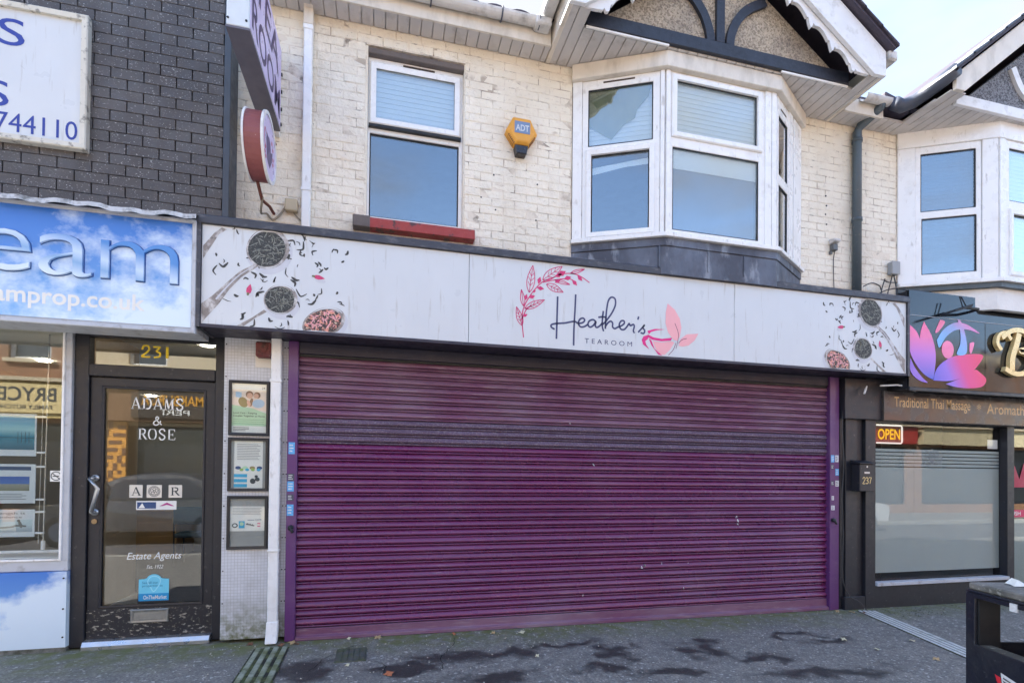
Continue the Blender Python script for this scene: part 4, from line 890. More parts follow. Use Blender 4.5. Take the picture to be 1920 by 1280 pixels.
t.poly([(yc-0.10, zc_+0.02), (yc-0.08, zc_+0.08), (yc-0.05, zc_+0.07), (yc+0.0, zc_+0.08), (yc+0.04, zc_+0.06), (yc+0.06, zc_+0.0), (yc+0.12, zc_+0.03), (yc+0.10, zc_-0.05), (yc+0.06, zc_-0.10), (yc+0.03, zc_-0.14), (yc-0.03, zc_-0.13), (yc-0.07, zc_-0.11)], 0)
t.build('teapot_print', mat('teapot_print', S(92, 78, 118), 0.5), dsn)
t = MB(T); t.ribbon([(yc-0.10, zc_+0.05), (yc-0.15, zc_+0.07), (yc-0.16, zc_-0.02), (yc-0.10, zc_-0.05)], 0.016, -0.0004, 5)
for a, b in ((-0.13, -0.06), (-0.14, -0.10), (-0.11, -0.12), (0.09, 0.09), (0.13, 0.06), (0.14, -0.01), (0.14, -0.05)): t.ellipse(yc+a, zc_+b, 0.022, 0.016, 0.5, -0.0006, 10)
t.build('flower_print', mat('flower_print', S(190, 100, 130), 0.5), dsn)
t = MB(); t.tube([(-0.97, -0.46, 3.68), (-0.97, -0.30, 3.62), (-0.95, -0.12, 3.66), (-0.94, 0.0, 3.66)], 0.013, 8); t.build('bracket', mat('rust', S(112, 66, 56), 0.8, 0.2, 20), dsn)
t = MB(); t.tube([(-0.92, -0.1, 4.2), (-0.95, -0.42, 4.2)], 0.014, 8); t.build('bracket', MATS['rust'], dsn)
jb = thing('cable_box', (-0.79, 0, 3.70), 'beige cable box below the round sign on the cream wall', 'junction box')
MB().box(-0.845, -0.745, -0.06, 0, 3.68, 3.785).build('body', mat('beige_plastic', S(186, 172, 146), 0.6, 0.08), jb, bevel=0.008)
t = MB(); t.tube(crom([(-0.96, -0.33, 3.63), (-1.0, -0.20, 3.57), (-1.005, -0.07, 3.62), (-0.99, -0.025, 3.64), (-0.94, -0.02, 3.60), (-0.88, -0.02, 3.66), (-0.842, -0.03, 3.72)], 5), 0.009, 7)
t.tube(crom([(-0.78, -0.02, 3.68), (-0.72, -0.015, 3.62), (-0.62, -0.012, 3.56), (-0.45, -0.012, 3.49), (-0.38, -0.012, 3.45)], 5), 0.006, 6); t.build('cable', m_cablepale, jb)
# fire bell base, posters
fb = thing('rusty_isolator', (-0.97, -0.03, 2.35), 'dark red corroded switch box at the top of the mosaic pier', 'switch box')
MB().box(-1.045, -0.925, -0.11, -0.0285, 2.405, 2.53).build('body', mat('corroded_red', S(104, 46, 46), 0.6, 0.3, 20, 0.3, 60, dirt=((S(50, 34, 32), 24, 0.5, 0.66, 0.8), (S(150, 120, 110), 50, 0.66, 0.74, 0.7))), fb, bevel=0.01)
MB().tube([(-0.985, -0.112, 2.47), (-0.985, -0.12, 2.47)], 0.03, 16).build('cap', MATS['corroded_red'], fb)
m_frame = mat('poster_frame', S(38, 38, 40), 0.4, 0.08); m_paper = mat('paper', S(222, 222, 216), 0.6, 0.03, 20); m_backing = mat('grey_backing', S(150, 152, 150), 0.6, 0.05, 12)
m_line = mat('print_grey', S(140, 142, 146), 0.6); m_txt = mat('print_dark', S(66, 70, 72), 0.6); m_green = mat('print_green', S(176, 210, 176), 0.6); m_skin = mat('print_skin', S(222, 176, 150), 0.6); m_hair = mat('print_brown', S(148, 112, 84), 0.6); m_cyan = mat('print_cyan', S(64, 168, 206), 0.6); m_pblue = mat('print_blue', S(170, 196, 216), 0.6); m_olive = mat('print_olive', S(150, 134, 86), 0.6); m_navyp = mat('print_navy', S(48, 74, 120), 0.6)
def poster(z0, z1, label):
    x0, x1, y = -1.258, -0.943, -0.05
    p = thing('framed_poster', ((x0+x1)/2, -0.02, z0), label, 'poster', 'framed posters on the mosaic pier')
    MB().rim(x0, x1, z0, z1, 0.024, y, -0.0205, 0.007).build('frame', m_frame, p)
    MB().box(x0+0.02, x1-0.02, -0.030, -0.0205, z0+0.02, z1-0.02).build('backing', m_backing, p)
    MB().box(x0+0.02, x1-0.02, -0.0405, -0.0395, z0+0.02, z1-0.02).build('pane', glass('poster_glass', (0.97, 0.98, 0.97, 1), 1.0, 0.0, 1.45), p)
    return p, x0+0.024, x1-0.024, z0+0.024, z1-0.024
def pr(p, m, fn, name='print'):
    mb = MB(); fn(mb); return mb.build(name, m, p)
p, a, b, c, d = poster(1.75, 2.21, 'top framed poster of a couple with green text on the mosaic pier')
pr(p, m_paper, lambda m: m.box(a, b, -0.0315, -0.0305, c, d), 'sheet')
w, h = b-a, d-c; y = -0.0320
pr(p, mat('print_peach', S(232, 214, 196), 0.6), lambda m: m.poly([(a, c+h*.45), (b, c+h*.45), (b, d-h*.12), (a, d-h*.12)], y))
pr(p, m_green, lambda m: m.poly([(a, c+.14*h), (b, c+.14*h), (b, c+.40*h), (a+.6*w, c+.50*h), (a, c+.56*h)], y-.0003))
pr(p, m_olive, lambda m: (m.ellipse(a+.32*w, c+.62*h, .13*w, .11*h, 0.5, y-.0006, 16)))
pr(p, m_pblue, lambda m: (m.ellipse(a+.76*w, c+.60*h, .18*w, .09*h, 0.1, y-.0006, 16), m.poly([(a+.1*w, c+.72*h), (a+.27*w, c+.71*h), (a+.27*w, c+.82*h), (a+.1*w, c+.83*h)], y-.0006)))
pr(p, m_hair, lambda m: (m.ellipse(a+.50*w, c+.78*h, .11*w, .075*h, 0.2, y-.0005, 16), m.ellipse(a+.72*w, c+.77*h, .10*w, .065*h, -.2, y-.0005, 16), m.ellipse(a+.55*w, c+.62*h, .05*w, .09*h, -.2, y-.0004, 12)))
pr(p, m_skin, lambda m: (m.ellipse(a+.51*w, c+.755*h, .085*w, .06*h, 0.2, y-.0008, 16), m.ellipse(a+.69*w, c+.755*h, .075*w, .05*h, -.2, y-.0008, 16), m.ellipse(a+.48*w, c+.60*h, .05*w, .07*h, .3, y-.0008, 12)))
for bd_, q0, q1, q2, q3 in (('Local Care - Keeping', .04, .72, .375, .42), ('Couples Together at Home', .04, .95, .315, .36), ('24', .86, .95, .90, .94)): pr(p, m_txt, lambda m: m.text(bd_, a+q0*w, a+q1*w, c+q2*h, c+q3*h, y-.0009, bold=.01), 'lettering')
for k in range(3): pr(p, m_txt, lambda m: m.box(a+.04*w, a+(.5 if k else .4)*w, y-.001, y-.0005, c+(.04+.03*k)*h, c+(.05+.03*k)*h), 'text_line')
pr(p, mat('print_sage', S(138, 176, 142), 0.6), lambda m: [m.box(a+.04*w, a+.93*w, y-.001, y-.0005, c+(.18+.04*k)*h, c+(.192+.04*k)*h) for k in range(3)])
p, a, b, c, d = poster(1.285, 1.73, 'middle framed notice with a row of coloured circles and cyan box on the mosaic pier')
a += 0.024; b -= 0.024; w, h = b-a, d-c
pr(p, m_paper, lambda m: m.box(a, b, -0.0315, -0.0305, c, d), 'sheet')
pr(p, m_line, lambda m: [m.box(a+.1*w, a+random.uniform(.8, .92)*w, y-.001, y-.0005, d-(.08+.035*k)*h, d-(.068+.035*k)*h) for k in range(10)], 'lettering')
pr(p, m_cyan, lambda m: [m.box(a, a+.46*w, y-.001, y-.0004, c+(.02+.105*k)*h, c+(.09+.105*k)*h) for k in range(3)])
pr(p, m_txt, lambda m: (m.ellipse(a+.66*w, c+.15*h, .10*w, .06*h, .4, y-.0008, 10), m.ellipse(a+.82*w, c+.19*h, .09*w, .045*h, -.4, y-.0008, 10), m.ellipse(a+.78*w, c+.25*h, .06*w, .03*h, 0, y-.0008, 10)))
for k in range(4):
    pr(p, (m_navyp, m_green, m_olive, m_navyp)[k], lambda m: m.ellipse(a+(.14+.25*k)*w, c+.43*h, .10*w, .035*h, 0, y-.0008, 14))
    pr(p, (mat('print_lime', S(150, 184, 96), 0.6), m_cyan)[k % 2], lambda m: m.ellipse(a+(.26+.2*k)*w, c+.39*h, .07*w, .03*h, 0, y-.0011, 14))
p, a, b, c, d = poster(0.80, 1.245, 'bottom framed notice with small logos on a half sheet on the mosaic pier')
w, h = b-a, d-c
pr(p, m_paper, lambda m: m.box(a, b, -0.0315, -0.0305, c+.32*h, c+.84*h), 'sheet')
pr(p, m_line, lambda m: [m.box(a+.07*w, a+random.uniform(.8, .94)*w, y-.001, y-.0005, c+(.80-.032*k)*h, c+(.808-.032*k)*h) for k in range(5)], 'lettering')
pr(p, m_navyp, lambda m: (m.text('Q24', a+.72*w, a+.9*w, c+.53*h, c+.575*h, y-.0008), m.box(a+.5*w, a+.7*w, y-.001, y-.0005, c+.545*h, c+.555*h)), 'lettering')
pr(p, m_cyan, lambda m: m.box(a+.25*w, a+.42*w, y-.001, y-.0005, c+.38*h, c+.53*h)); pr(p, m_green, lambda m: m.ellipse(a+.335*w, c+.47*h, .06*w, .04*h, 0, y-.0013, 14))
pr(p, m_txt, lambda m: (m.ellipse(a+.14*w, c+.44*h, .085*w, .05*h, 0, y-.0008, 14), [m.box(a+(.46+.035*k)*w, a+(.485+.035*k)*w, y-.001, y-.0005, c+(.455-.006*k)*h, c+(.48-.006*k+.012*(k % 2))*h) for k in range(7)]))
pr(p, m_paper, lambda m: m.ellipse(a+.14*w, c+.44*h, .05*w, .028*h, 0, y-.0012, 14))
pr(p, m_magenta, lambda m: [m.ellipse(a+(.80+.03*(k % 3))*w, c+(.42+.055*(k//3))*h, .013*w, .018*h, 0, y-.0008, 10) for k in range(6)])

# ------------------------------------------------------------------ estate agent's building on the left
est = thing('estate_agent_building', (-2.4, 0, 0), 'dark brick building over the estate agent shop at the left edge', 'building')
ew = MB().box(-4.6, -1.285, -0.185, 0.24, 3.30, 6.6).build('wall', m_blackjoint, est)
MB().box(-1.284, -1.235, -0.215, 0.0, 3.30, 6.6).build('corner_trim', mat('slate_trim', S(66, 72, 82), 0.5, 0.1, 6), est, bevel=0.004)
BOARD = (-3.3, -2.21, 3.87, 4.86)
row = 0; z = 3.385
while z < 5.60:
    x = -1.288-(0.1125 if row % 2 else 0.225)-0.225*12
    while x < -1.29:
        a, b = max(x, -3.30), min(x+0.220, -1.288)
        if b-a > 0.03 and not (b < BOARD[1]-0.05 and z > BOARD[2]+0.06 and z+0.08 < BOARD[3]-0.06):
            o = bpy.data.objects.new('brick', brick_mesh(b-a, 0.0785, 0.03, m_blackbrick, 0.0025, 0)); COL.objects.link(o); o.parent = ew
            o.location = Vector(((a+b)/2, -0.187+random.uniform(-.0015, .0015), z+0.04))-off(ew); o.rotation_euler = (random.uniform(-.01, .01), random.uniform(-.003, .003), random.uniform(-.006, .006))
        x += 0.225
    z += 0.0835; row += 1
more_ = MB()
z = 3.385; row = 0
while z < 6.5:
    x = -1.288-(0.1125 if row % 2 else 0.225)-0.225*14
    while x < -1.29:
        a, b = max(x, -4.58), min(x+0.220, -1.288 if z > 5.60 else -3.305)
        if b-a > 0.03: more_.box(a, b, -0.202, -0.19, z, z+0.0785)
        x += 0.225
    z += 0.0835; row += 1
tag(more_.build('brickwork', m_blackbrick, ew, bevel=0.0025), kind='stuff')
fl = MB(); P = []
for k in range(41):
    x = -4.2+(2.80)*k/40; w = 0.006*math.sin(k*1.9)+0.005*math.sin(k*0.7)
    P += [(x, -0.212, 3.44+w), (x, -0.30, 3.425+w), (x, -0.425, 3.385+w*1.3), (x, -0.428, 3.350+w*1.6)]
fl.add(P, [(4*k+j, 4*k+4+j, 4*k+5+j, 4*k+1+j) for k in range(40) for j in range(3)])
fl.build('lead_flashing', mat('pale_lead', S(188, 192, 198), 0.55, 0.12, 12, 0.5, 25, 0.01, dirt=((S(78, 82, 84), 13, 0.5, 0.66, 0.8),)), est)
es = MB(); es.box(-4.6, -4.55, 0.24, 6.5, 0, 6.6); es.box(-4.6, -1.24, 6.4, 6.5, 0, 6.6); es.box(-4.5, -1.29, 0.24, 6.4, 3.2, 3.3); es.box(-4.6, -1.24, -0.15, 6.5, 6.6, 6.7); es.box(-1.29, -1.285, 0.25, 6.4, 0, 6.6); es.build('shell', m_dark, est)
# shopfront: black joinery at y = 0.05
m_frame_alu = mat('grey_frame', S(182, 186, 194), 0.4, 0.06, 8, dirt=((S(120, 110, 104), 12, 0.62, 0.8, 0.6),))
sf = MB().grid(-4.5, -1.301, 0.035, 3.2, [(-4.4, -2.40, 0.05, 2.60), (-2.30, -1.385, 0.05, 2.525)], 0.05, 0.13).build('shopfront', m_black, est, bevel=0.004)
MB().box(-2.30, -1.385, 0.045, 0.12, 2.205, 2.30).build('transom', m_black, sf, bevel=0.006)
pane(None, -2.275, -1.39, 2.30, 2.52, 0.09, sf, m_glass_shop)
shw = MB().grid(-4.4, -2.401, 0.655, 2.60, [(-4.3, -2.455, 0.745, 2.545)], 0.02, 0.10).build('shop_window', m_frame_alu, sf, bevel=0.004)
MB().rim(-4.31, -2.445, 0.735, 2.555, 0.016, 0.008, 0.03, 0.004).build('bead', m_upvc, shw)
pane(None, -4.3, -2.455, 0.745, 2.545, 0.045, shw, m_glass_shop)
rp = MB().box(-4.4, -2.402, 0.005, 0.09, 0.06, 0.652).build('sky_panel', skyprint('riser_sky_print', 0.05, 0.75, 1.1, 4.0, 0.22, 0.75, 0.60), sf)
MB().box(-4.4, -2.402, 0.012, 0.09, 0.02, 0.058).build('plinth', mat('stained_plinth', S(120, 120, 116), 0.8, 0.2, 20, dirt=((S(60, 64, 46), 14, 0.45, 0.65, 0.8),)), sf)
s_ = MB()
for z in (0.14, 0.36, 0.60): s_.tube([(-2.42, 0.000, z), (-2.42, 0.006, z)], 0.007, 6)
s_.build('screw', m_rubber, rp)
MB().box(-4.6, -1.30, -0.30, 0.13, 2.60, 2.64).build('canopy_soffit', m_black, est)
# door
dr = MB().grid(-2.298, -1.387, 0.085, 2.20, [(-2.205, -1.468, 0.345, 2.12)], 0.075, 0.12).build('door', m_black, est, bevel=0.005)
MB().rim(-2.215, -1.458, 0.335, 2.13, 0.018, 0.066, 0.085, 0.005).build('glazing_bead', m_black, dr)
pane(None, -2.205, -1.468, 0.345, 2.12, 0.095, dr, m_glass_shop)
MB().box(-2.296, -1.389, 0.0735, 0.0748, 0.09, 0.325).build('kick_panel', m_blackworn, dr)
lp = MB().rim(-1.985, -1.712, 0.205, 0.315, 0.02, 0.058, 0.074, 0.006).build('letter_plate', mat('brushed_plate', S(150, 150, 146), 0.4, 0.12, 30, metal=0.6), dr)
MB().box(-1.966, -1.73, 0.063, 0.072, 0.224, 0.297).build('flap', MATS['brushed_plate'], lp, bevel=0.004)
MB().prism([(0.0, gz(-2)+0.03), (0.02, gz(-2)+0.065), (0.12, gz(-2)+0.07), (0.12, gz(-2)+0.0), (0.0, gz(-2))], -2.298, -1.387, 'x').build('threshold', m_alu, dr, bevel=0.003)
h = MB(); h.tube(crom([(-2.25, 0.075, 1.385), (-2.25, 0.03, 1.39), (-2.245, 0.005, 1.375)], 3), 0.014, 8); h.tube([(-2.262, 0.005, 1.385), (-2.20, -0.005, 1.30), (-2.245, 0.005, 1.115)], 0.016, 8); h.tube([(-2.245, 0.005, 1.115), (-2.245, 0.075, 1.11)], 0.014, 8)
h.build('handle', m_alu, dr, smooth=True)
for z in (1.385, 1.11): MB().tube([(-2.25, 0.062, z), (-2.25, 0.0755, z)], 0.027, 14).build('handle_rose', m_alu, dr, smooth=True)
MB().tube([(-2.252, 0.066, 1.035), (-2.252, 0.076, 1.035)], 0.02, 12).build('lock', mat('old_brass', S(150, 128, 96), 0.5, 0.2, 20, metal=0.6), dr)
m_lett = mat('white_vinyl', S(226, 226, 222), 0.5, 0.03); m_gold = mat('gold_vinyl', S(236, 206, 48), 0.4, 0.08, 30)
# serif capitals drawn as thick and thin strokes with foot bars; unit box 0..1
SER = {'A': ([((0.12, 0), (0.46, 1), .07), ((0.46, 1), (0.88, 0), .17), ((0.26, .33), (0.70, .33), .07)], [(0, .28), (.68, 1.05)], []),
 'D': ([((0.2, 0), (0.2, 1), .17), ((.12, .97), (.5, .97), .07), ((.5, .97), (.92, .5), .16, 'c'), ((.12, .03), (.5, .03), .07)], [(0.02, .36)], [(0.02, .36)]),
 'M': ([((0.14, 0), (0.18, 1), .08), ((.20, 1), (.5, .08), .17), ((.5, .08), (.82, 1), .07), ((.84, 1), (.86, 0), .18)], [(0, .3), (.68, 1.04)], [(.02, .28), (.76, 1.02)]),
 'R': ([((0.2, 0), (0.2, 1), .17), ((.12, .97), (.5, .97), .07), ((.5, .97), (.5, .5), .15, 'p'), ((.2, .5), (.5, .5), .07), ((.5, .5), (.92, 0), .17)], [(0.02, .38), (.8, 1.05)], [(0.02, .3)]),
 'E': ([((0.2, 0), (0.2, 1), .17), ((.1, .97), (.82, .97), .07), ((.2, .5), (.62, .5), .07), ((.1, .03), (.86, .03), .07), ((.80, .97), (.84, .78), .07), ((.84, .03), (.9, .24), .07), ((.62, .38), (.62, .62), .07)], [], [])}
def serif(mb, ch, x, z, w, h_, y):
    q = lambda a, b: (x+a*w, z+b*h_)
    if ch == 'O' or ch == 'S' or ch == '&':
        if ch == 'O':
            for s in (1, -1): mb.ribbon([q(.5, 1), q(.5+s*.3, .88), q(.5+s*.42, .5), q(.5+s*.3, .12), q(.5, 0)], w*0.16, y, 5, True)
            mb.ribbon([q(.35, .97), q(.65, .97)], w*.07, y, 1); mb.ribbon([q(.35, .03), q(.65, .03)], w*.07, y, 1)
        elif ch == 'S': mb.ribbon([q(.80, .78), q(.68, .96), q(.42, .98), q(.2, .82), q(.28, .62), (q(.5, .5)), q(.76, .36), q(.80, .18), q(.6, .02), q(.32, .03), q(.18, .24)], w*.15, y, 5)
        else: mb.ribbon([q(.98, .05), q(.7, .3), q(.4, .68), q(.38, .9), q(.52, 1), q(.64, .88), q(.58, .7), q(.25, .45), q(.14, .22), q(.3, .02), q(.55, .06), q(.78, .3), q(.85, .55)], w*.11, y, 5)
        return
    st, foot, head = SER[ch]
    for s in st:
        if len(s) == 4:
            a, b = s[0], s[1]
            if s[3] == 'c': mb.ribbon([q(.45, .97), q(.75, .88), q(.90, .5), q(.75, .12), q(.45, .03)], w*.16, y, 5)
            else: mb.ribbon([q(.45, .97), q(.72, .90), q(.78, .74), q(.7, .56), q(.45, .5)], w*.15, y, 5)
        else: mb.ribbon([q(*s[0]), q(*s[1])], w*s[2], y, 1)
    for a, b in foot: mb.ribbon([q(a, .025), q(b, .025)], h_*.05, y, 1)
    for a, b in head: mb.ribbon([q(a, .975), q(b, .975)], h_*.05, y, 1)
Yd = 0.0935
for word, x0, x1, z0, z1 in (('ADAMS', -2.02, -1.62, 1.955, 2.05), ('&', -1.865, -1.785, 1.825, 1.895), ('ROSE', -1.965, -1.68, 1.705, 1.795)):
    n = len(word); cw = (x1-x0)/n
    lt = MB()
    for i, ch in enumerate(word): serif(lt, ch, x0+i*cw, z0, cw*0.90, z1-z0, Yd)
    lt.build('lettering', m_lett, dr)
letters(dr, m_lett, [('Estate Agents', -2.03, -1.63, 0.70, 0.775, Yd, dict(shear=0.28, bold=0.004)), ('Est. 1922', -1.885, -1.765, 0.640, 0.670, Yd, dict(shear=0.28))])
for x0, x1, ch in ((-2.02, -1.925, 'A'), (-1.895, -1.785, None), (-1.735, -1.635, 'R')):
    pl = MB().box(x0, x1, 0.0932, 0.0942, 1.225, 1.33).build('crest_plate', mat('cream_vinyl', S(214, 208, 196), 0.5, 0.03), dr)
    t = MB()
    if ch: serif(t, ch, x0+0.016, 1.243, 0.066, 0.068, 0.0926)
    else:
        cx, cz = (x0+x1)/2, 1.2775
        for r in (0.042, 0.034): t.ribbon([(cx+r*math.cos(k*math.pi/12), cz+r*math.sin(k*math.pi/12)) for k in range(25)], 0.004, 0.0926, 1)
        for k in range(5):
            a = math.pi/2+k*2*math.pi/5; t.ribbon([(cx+.017*math.cos(a)+.011*math.cos(j*math.pi/5), cz+.017*math.sin(a)+.011*math.sin(j*math.pi/5)) for j in range(11)], 0.0035, 0.0925, 1)
        t.ribbon([(cx+.008*math.cos(k*math.pi/6), cz+.008*math.sin(k*math.pi/6)) for k in range(13)], 0.0035, 0.0924, 1)
    t.build('emblem', m_txt, pl)
pl = MB().box(-1.97, -1.675, 0.0932, 0.0942, 1.125, 1.198).build('badge', m_lett, dr)
MB().box(-1.962, -1.825, 0.0922, 0.0931, 1.135, 1.188).build('print', m_navyp, pl); t = MB(); t.poly([(-1.952, 1.14), (-1.925, 1.18), (-1.905, 1.14)], 0.0916); t.build('print', m_lett, pl)
t = MB(); t.poly([(-1.80, 1.155), (-1.745, 1.185), (-1.69, 1.155), (-1.71, 1.155), (-1.745, 1.165), (-1.78, 1.155)], 0.0922); t.build('print', mat('print_plum', S(170, 60, 130), 0.6), pl)
stp = [(-1.94, 0.375), (-1.72, 0.375), (-1.72, 0.552), (-1.76, 0.556)]+[(-1.83+0.055*math.cos(a*math.pi/10), 0.548+0.045*math.sin(a*math.pi/10)) for a in range(1, 10)]+[(-1.90, 0.556), (-1.94, 0.552)]
st = MB().poly(stp, 0.0935).build('market_sticker', mat('sticker_aqua', S(110, 200, 228), 0.45, 0.04, 20), dr)
MB().box(-1.94, -1.72, 0.0926, 0.0931, 0.375, 0.435).build('print', mat('sticker_teal', S(22, 140, 196), 0.45), st)
t = MB(); t.text('OnTheMarket', -1.905, -1.735, 0.388, 0.42, 0.0920, bold=0.01); t.build('lettering', m_lett, st)
letters(st, mat('print_teal', S(30, 110, 150), 0.5), [('See all our', -1.915, -1.80, 0.515, 0.535, 0.0928, {}), ('properties at', -1.915, -1.765, 0.485, 0.507, 0.0928, {})])
t = MB(); t.ribbon([(-1.865, 0.505), (-1.875, 0.535), (-1.855, 0.57), (-1.815, 0.575), (-1.785, 0.55), (-1.79, 0.51), (-1.83, 0.45), (-1.855, 0.49)], 0.006, 0.0925, 4); t.build('pin_print', mat('sticker_pale', S(160, 222, 240), 0.45), st)
t = MB()
t.ribbon([(-1.945, 2.445), (-1.935, 2.475), (-1.905, 2.478), (-1.895, 2.45), (-1.915, 2.42), (-1.948, 2.388), (-1.885, 2.388)], 0.014, 0.088, 4)
t.ribbon([(-1.865, 2.472), (-1.815, 2.472), (-1.842, 2.438), (-1.815, 2.425), (-1.818, 2.395), (-1.86, 2.386)], 0.014, 0.088, 3); t.box(-1.772, -1.752, 0.0875, 0.0885, 2.385, 2.478)
t.build('door_number', m_gold, sf)

# office behind the glass
of = thing('office_room', (-2.9, 3.0, 0), 'beige walled office room seen through the estate agent glass', 'room')
MB().box(-4.5, -1.29, 0.14, 6.2, 0.0, 0.05).build('carpet', mat('dark_carpet', S(34, 34, 40), 0.95, 0.15, 60), of)
MB().box(-4.5, -1.30, 6.2, 6.25, 0.05, 2.64).build('back_wall', m_room, of); MB().box(-4.54, -4.5, 0.14, 6.2, 0.05, 2.64).build('side_wall', m_room, of); MB().box(-1.335, -1.305, 0.14, 6.2, 0.05, 2.64).build('side_wall', m_room, of)
MB().box(-4.5, -1.30, 0.14, 6.2, 2.64, 2.70).build('ceiling', mat('ceiling_white', S(228, 224, 214), 0.8, 0.02), of)
MB().box(-2.43, -2.35, 0.14, 1.05, 0.05, 2.64).build('partition', mat('beige_partition', S(176, 156, 130), 0.8, 0.04), of); MB().box(-2.348, -2.33, 0.14, 1.05, 0.05, 0.25).build('skirting', mat('pale_skirting', S(214, 208, 198), 0.6), of)
MB().box(-2.45, -1.75, 6.1, 6.16, 0.05, 2.3).build('inner_door', mat('brown_door', S(136, 106, 78), 0.6, 0.08), of, bevel=0.004)
for x, y_ in ((-1.62, 0.62), (-2.75, 1.0), (-3.6, 1.9), (-2.5, 4.2), (-3.6, 4.6)):  # deeper downlights are unseen lamps, added to light the back of the room
    l = MB().tube([(x, y_, 2.625), (x, y_, 2.639)], 0.06, 18).build('downlight', emitter('downlight_glow', (1.0, 0.90, 0.74, 1), 10.0), of)
dk = thing('office_desk', (-3.4, 4.9, 0.05), 'pale wooden desk inside the office behind the door glass', 'desk')
m_oak = mat('pale_oak', S(186, 150, 102), 0.5, 0.12, 4)
MB().box(-3.85, -2.7, 4.6, 5.5, 0.78, 0.815).build('desk_top', m_oak, dk, bevel=0.004); MB().box(-3.80, -3.22, 4.63, 5.45, 0.05, 0.78).build('pedestal', m_oak, dk, bevel=0.004)
for z in (0.30, 0.52): MB().box(-3.77, -3.25, 4.622, 4.629, z-0.10, z+0.10).build('drawer', m_oak, dk, bevel=0.003)
MB().box(-2.74, -2.71, 4.63, 5.45, 0.05, 0.78).build('end_panel', m_oak, dk)
ch = thing('office_chair', (-2.78, 4.0, 0.05), 'blue padded visitor chair behind the door glass', 'chair')
m_blue = mat('blue_fabric', S(52, 84, 108), 0.9, 0.1, 40)
MB().box(-2.98, -2.56, 3.8, 4.2, 0.46, 0.53).build('seat', m_blue, ch, bevel=0.02); MB().box(-2.98, -2.56, 3.77, 3.82, 0.66, 0.92).build('backrest', m_blue, ch, bevel=0.02)
for x in (-2.97, -2.57):
    MB().tube([(x, 3.8, 0.05), (x, 3.795, 0.92)], 0.012, 8).build('leg', m_rubber, ch); MB().tube([(x, 4.19, 0.05), (x, 4.19, 0.48)], 0.012, 8).build('leg', m_rubber, ch)

# window display: cards hung on wires
ds = thing('display_shelf', (-3.0, 0.3, 0.74), 'white shelf along the bottom of the estate agent window', 'shelf')
MB().box(-4.4, -2.46, 0.135, 0.48, 0.70, 0.745).build('board', m_whitepaint, ds, bevel=0.003)
wr = thing('display_wire', (-2.69, 0.22, 0.82), 'thin vertical display wire with clips in the estate agent window', 'display wire')
w_ = MB(); w_.tube([(-2.675, 0.22, 0.85), (-2.66, 0.22, 2.55)], 0.006, 6); w_.tube([(-2.71, 0.22, 0.85), (-2.695, 0.22, 2.0)], 0.003, 6); w_.build('wire', m_alu, wr)
MB().tube([(-2.677, 0.22, 0.80), (-2.675, 0.22, 0.87)], 0.014, 10).build('fixing', m_upvc, wr); MB().box(-3.6, -2.50, 0.20, 0.24, 0.775, 0.795).build('foot_rail', m_upvc, wr, bevel=0.004)
m_card = mat('card_white', S(226, 230, 238), 0.4, 0.02)
cards = [(1.555, 1.895, 'turquoise seascape card, topmost in the estate agent window', 'sea'), (1.175, 1.49, 'white card with two blue property photos in the estate agent window', 'two'), (0.905, 1.125, 'pale card with a small figure on a shore, lowest in the estate agent window', 'fig')]
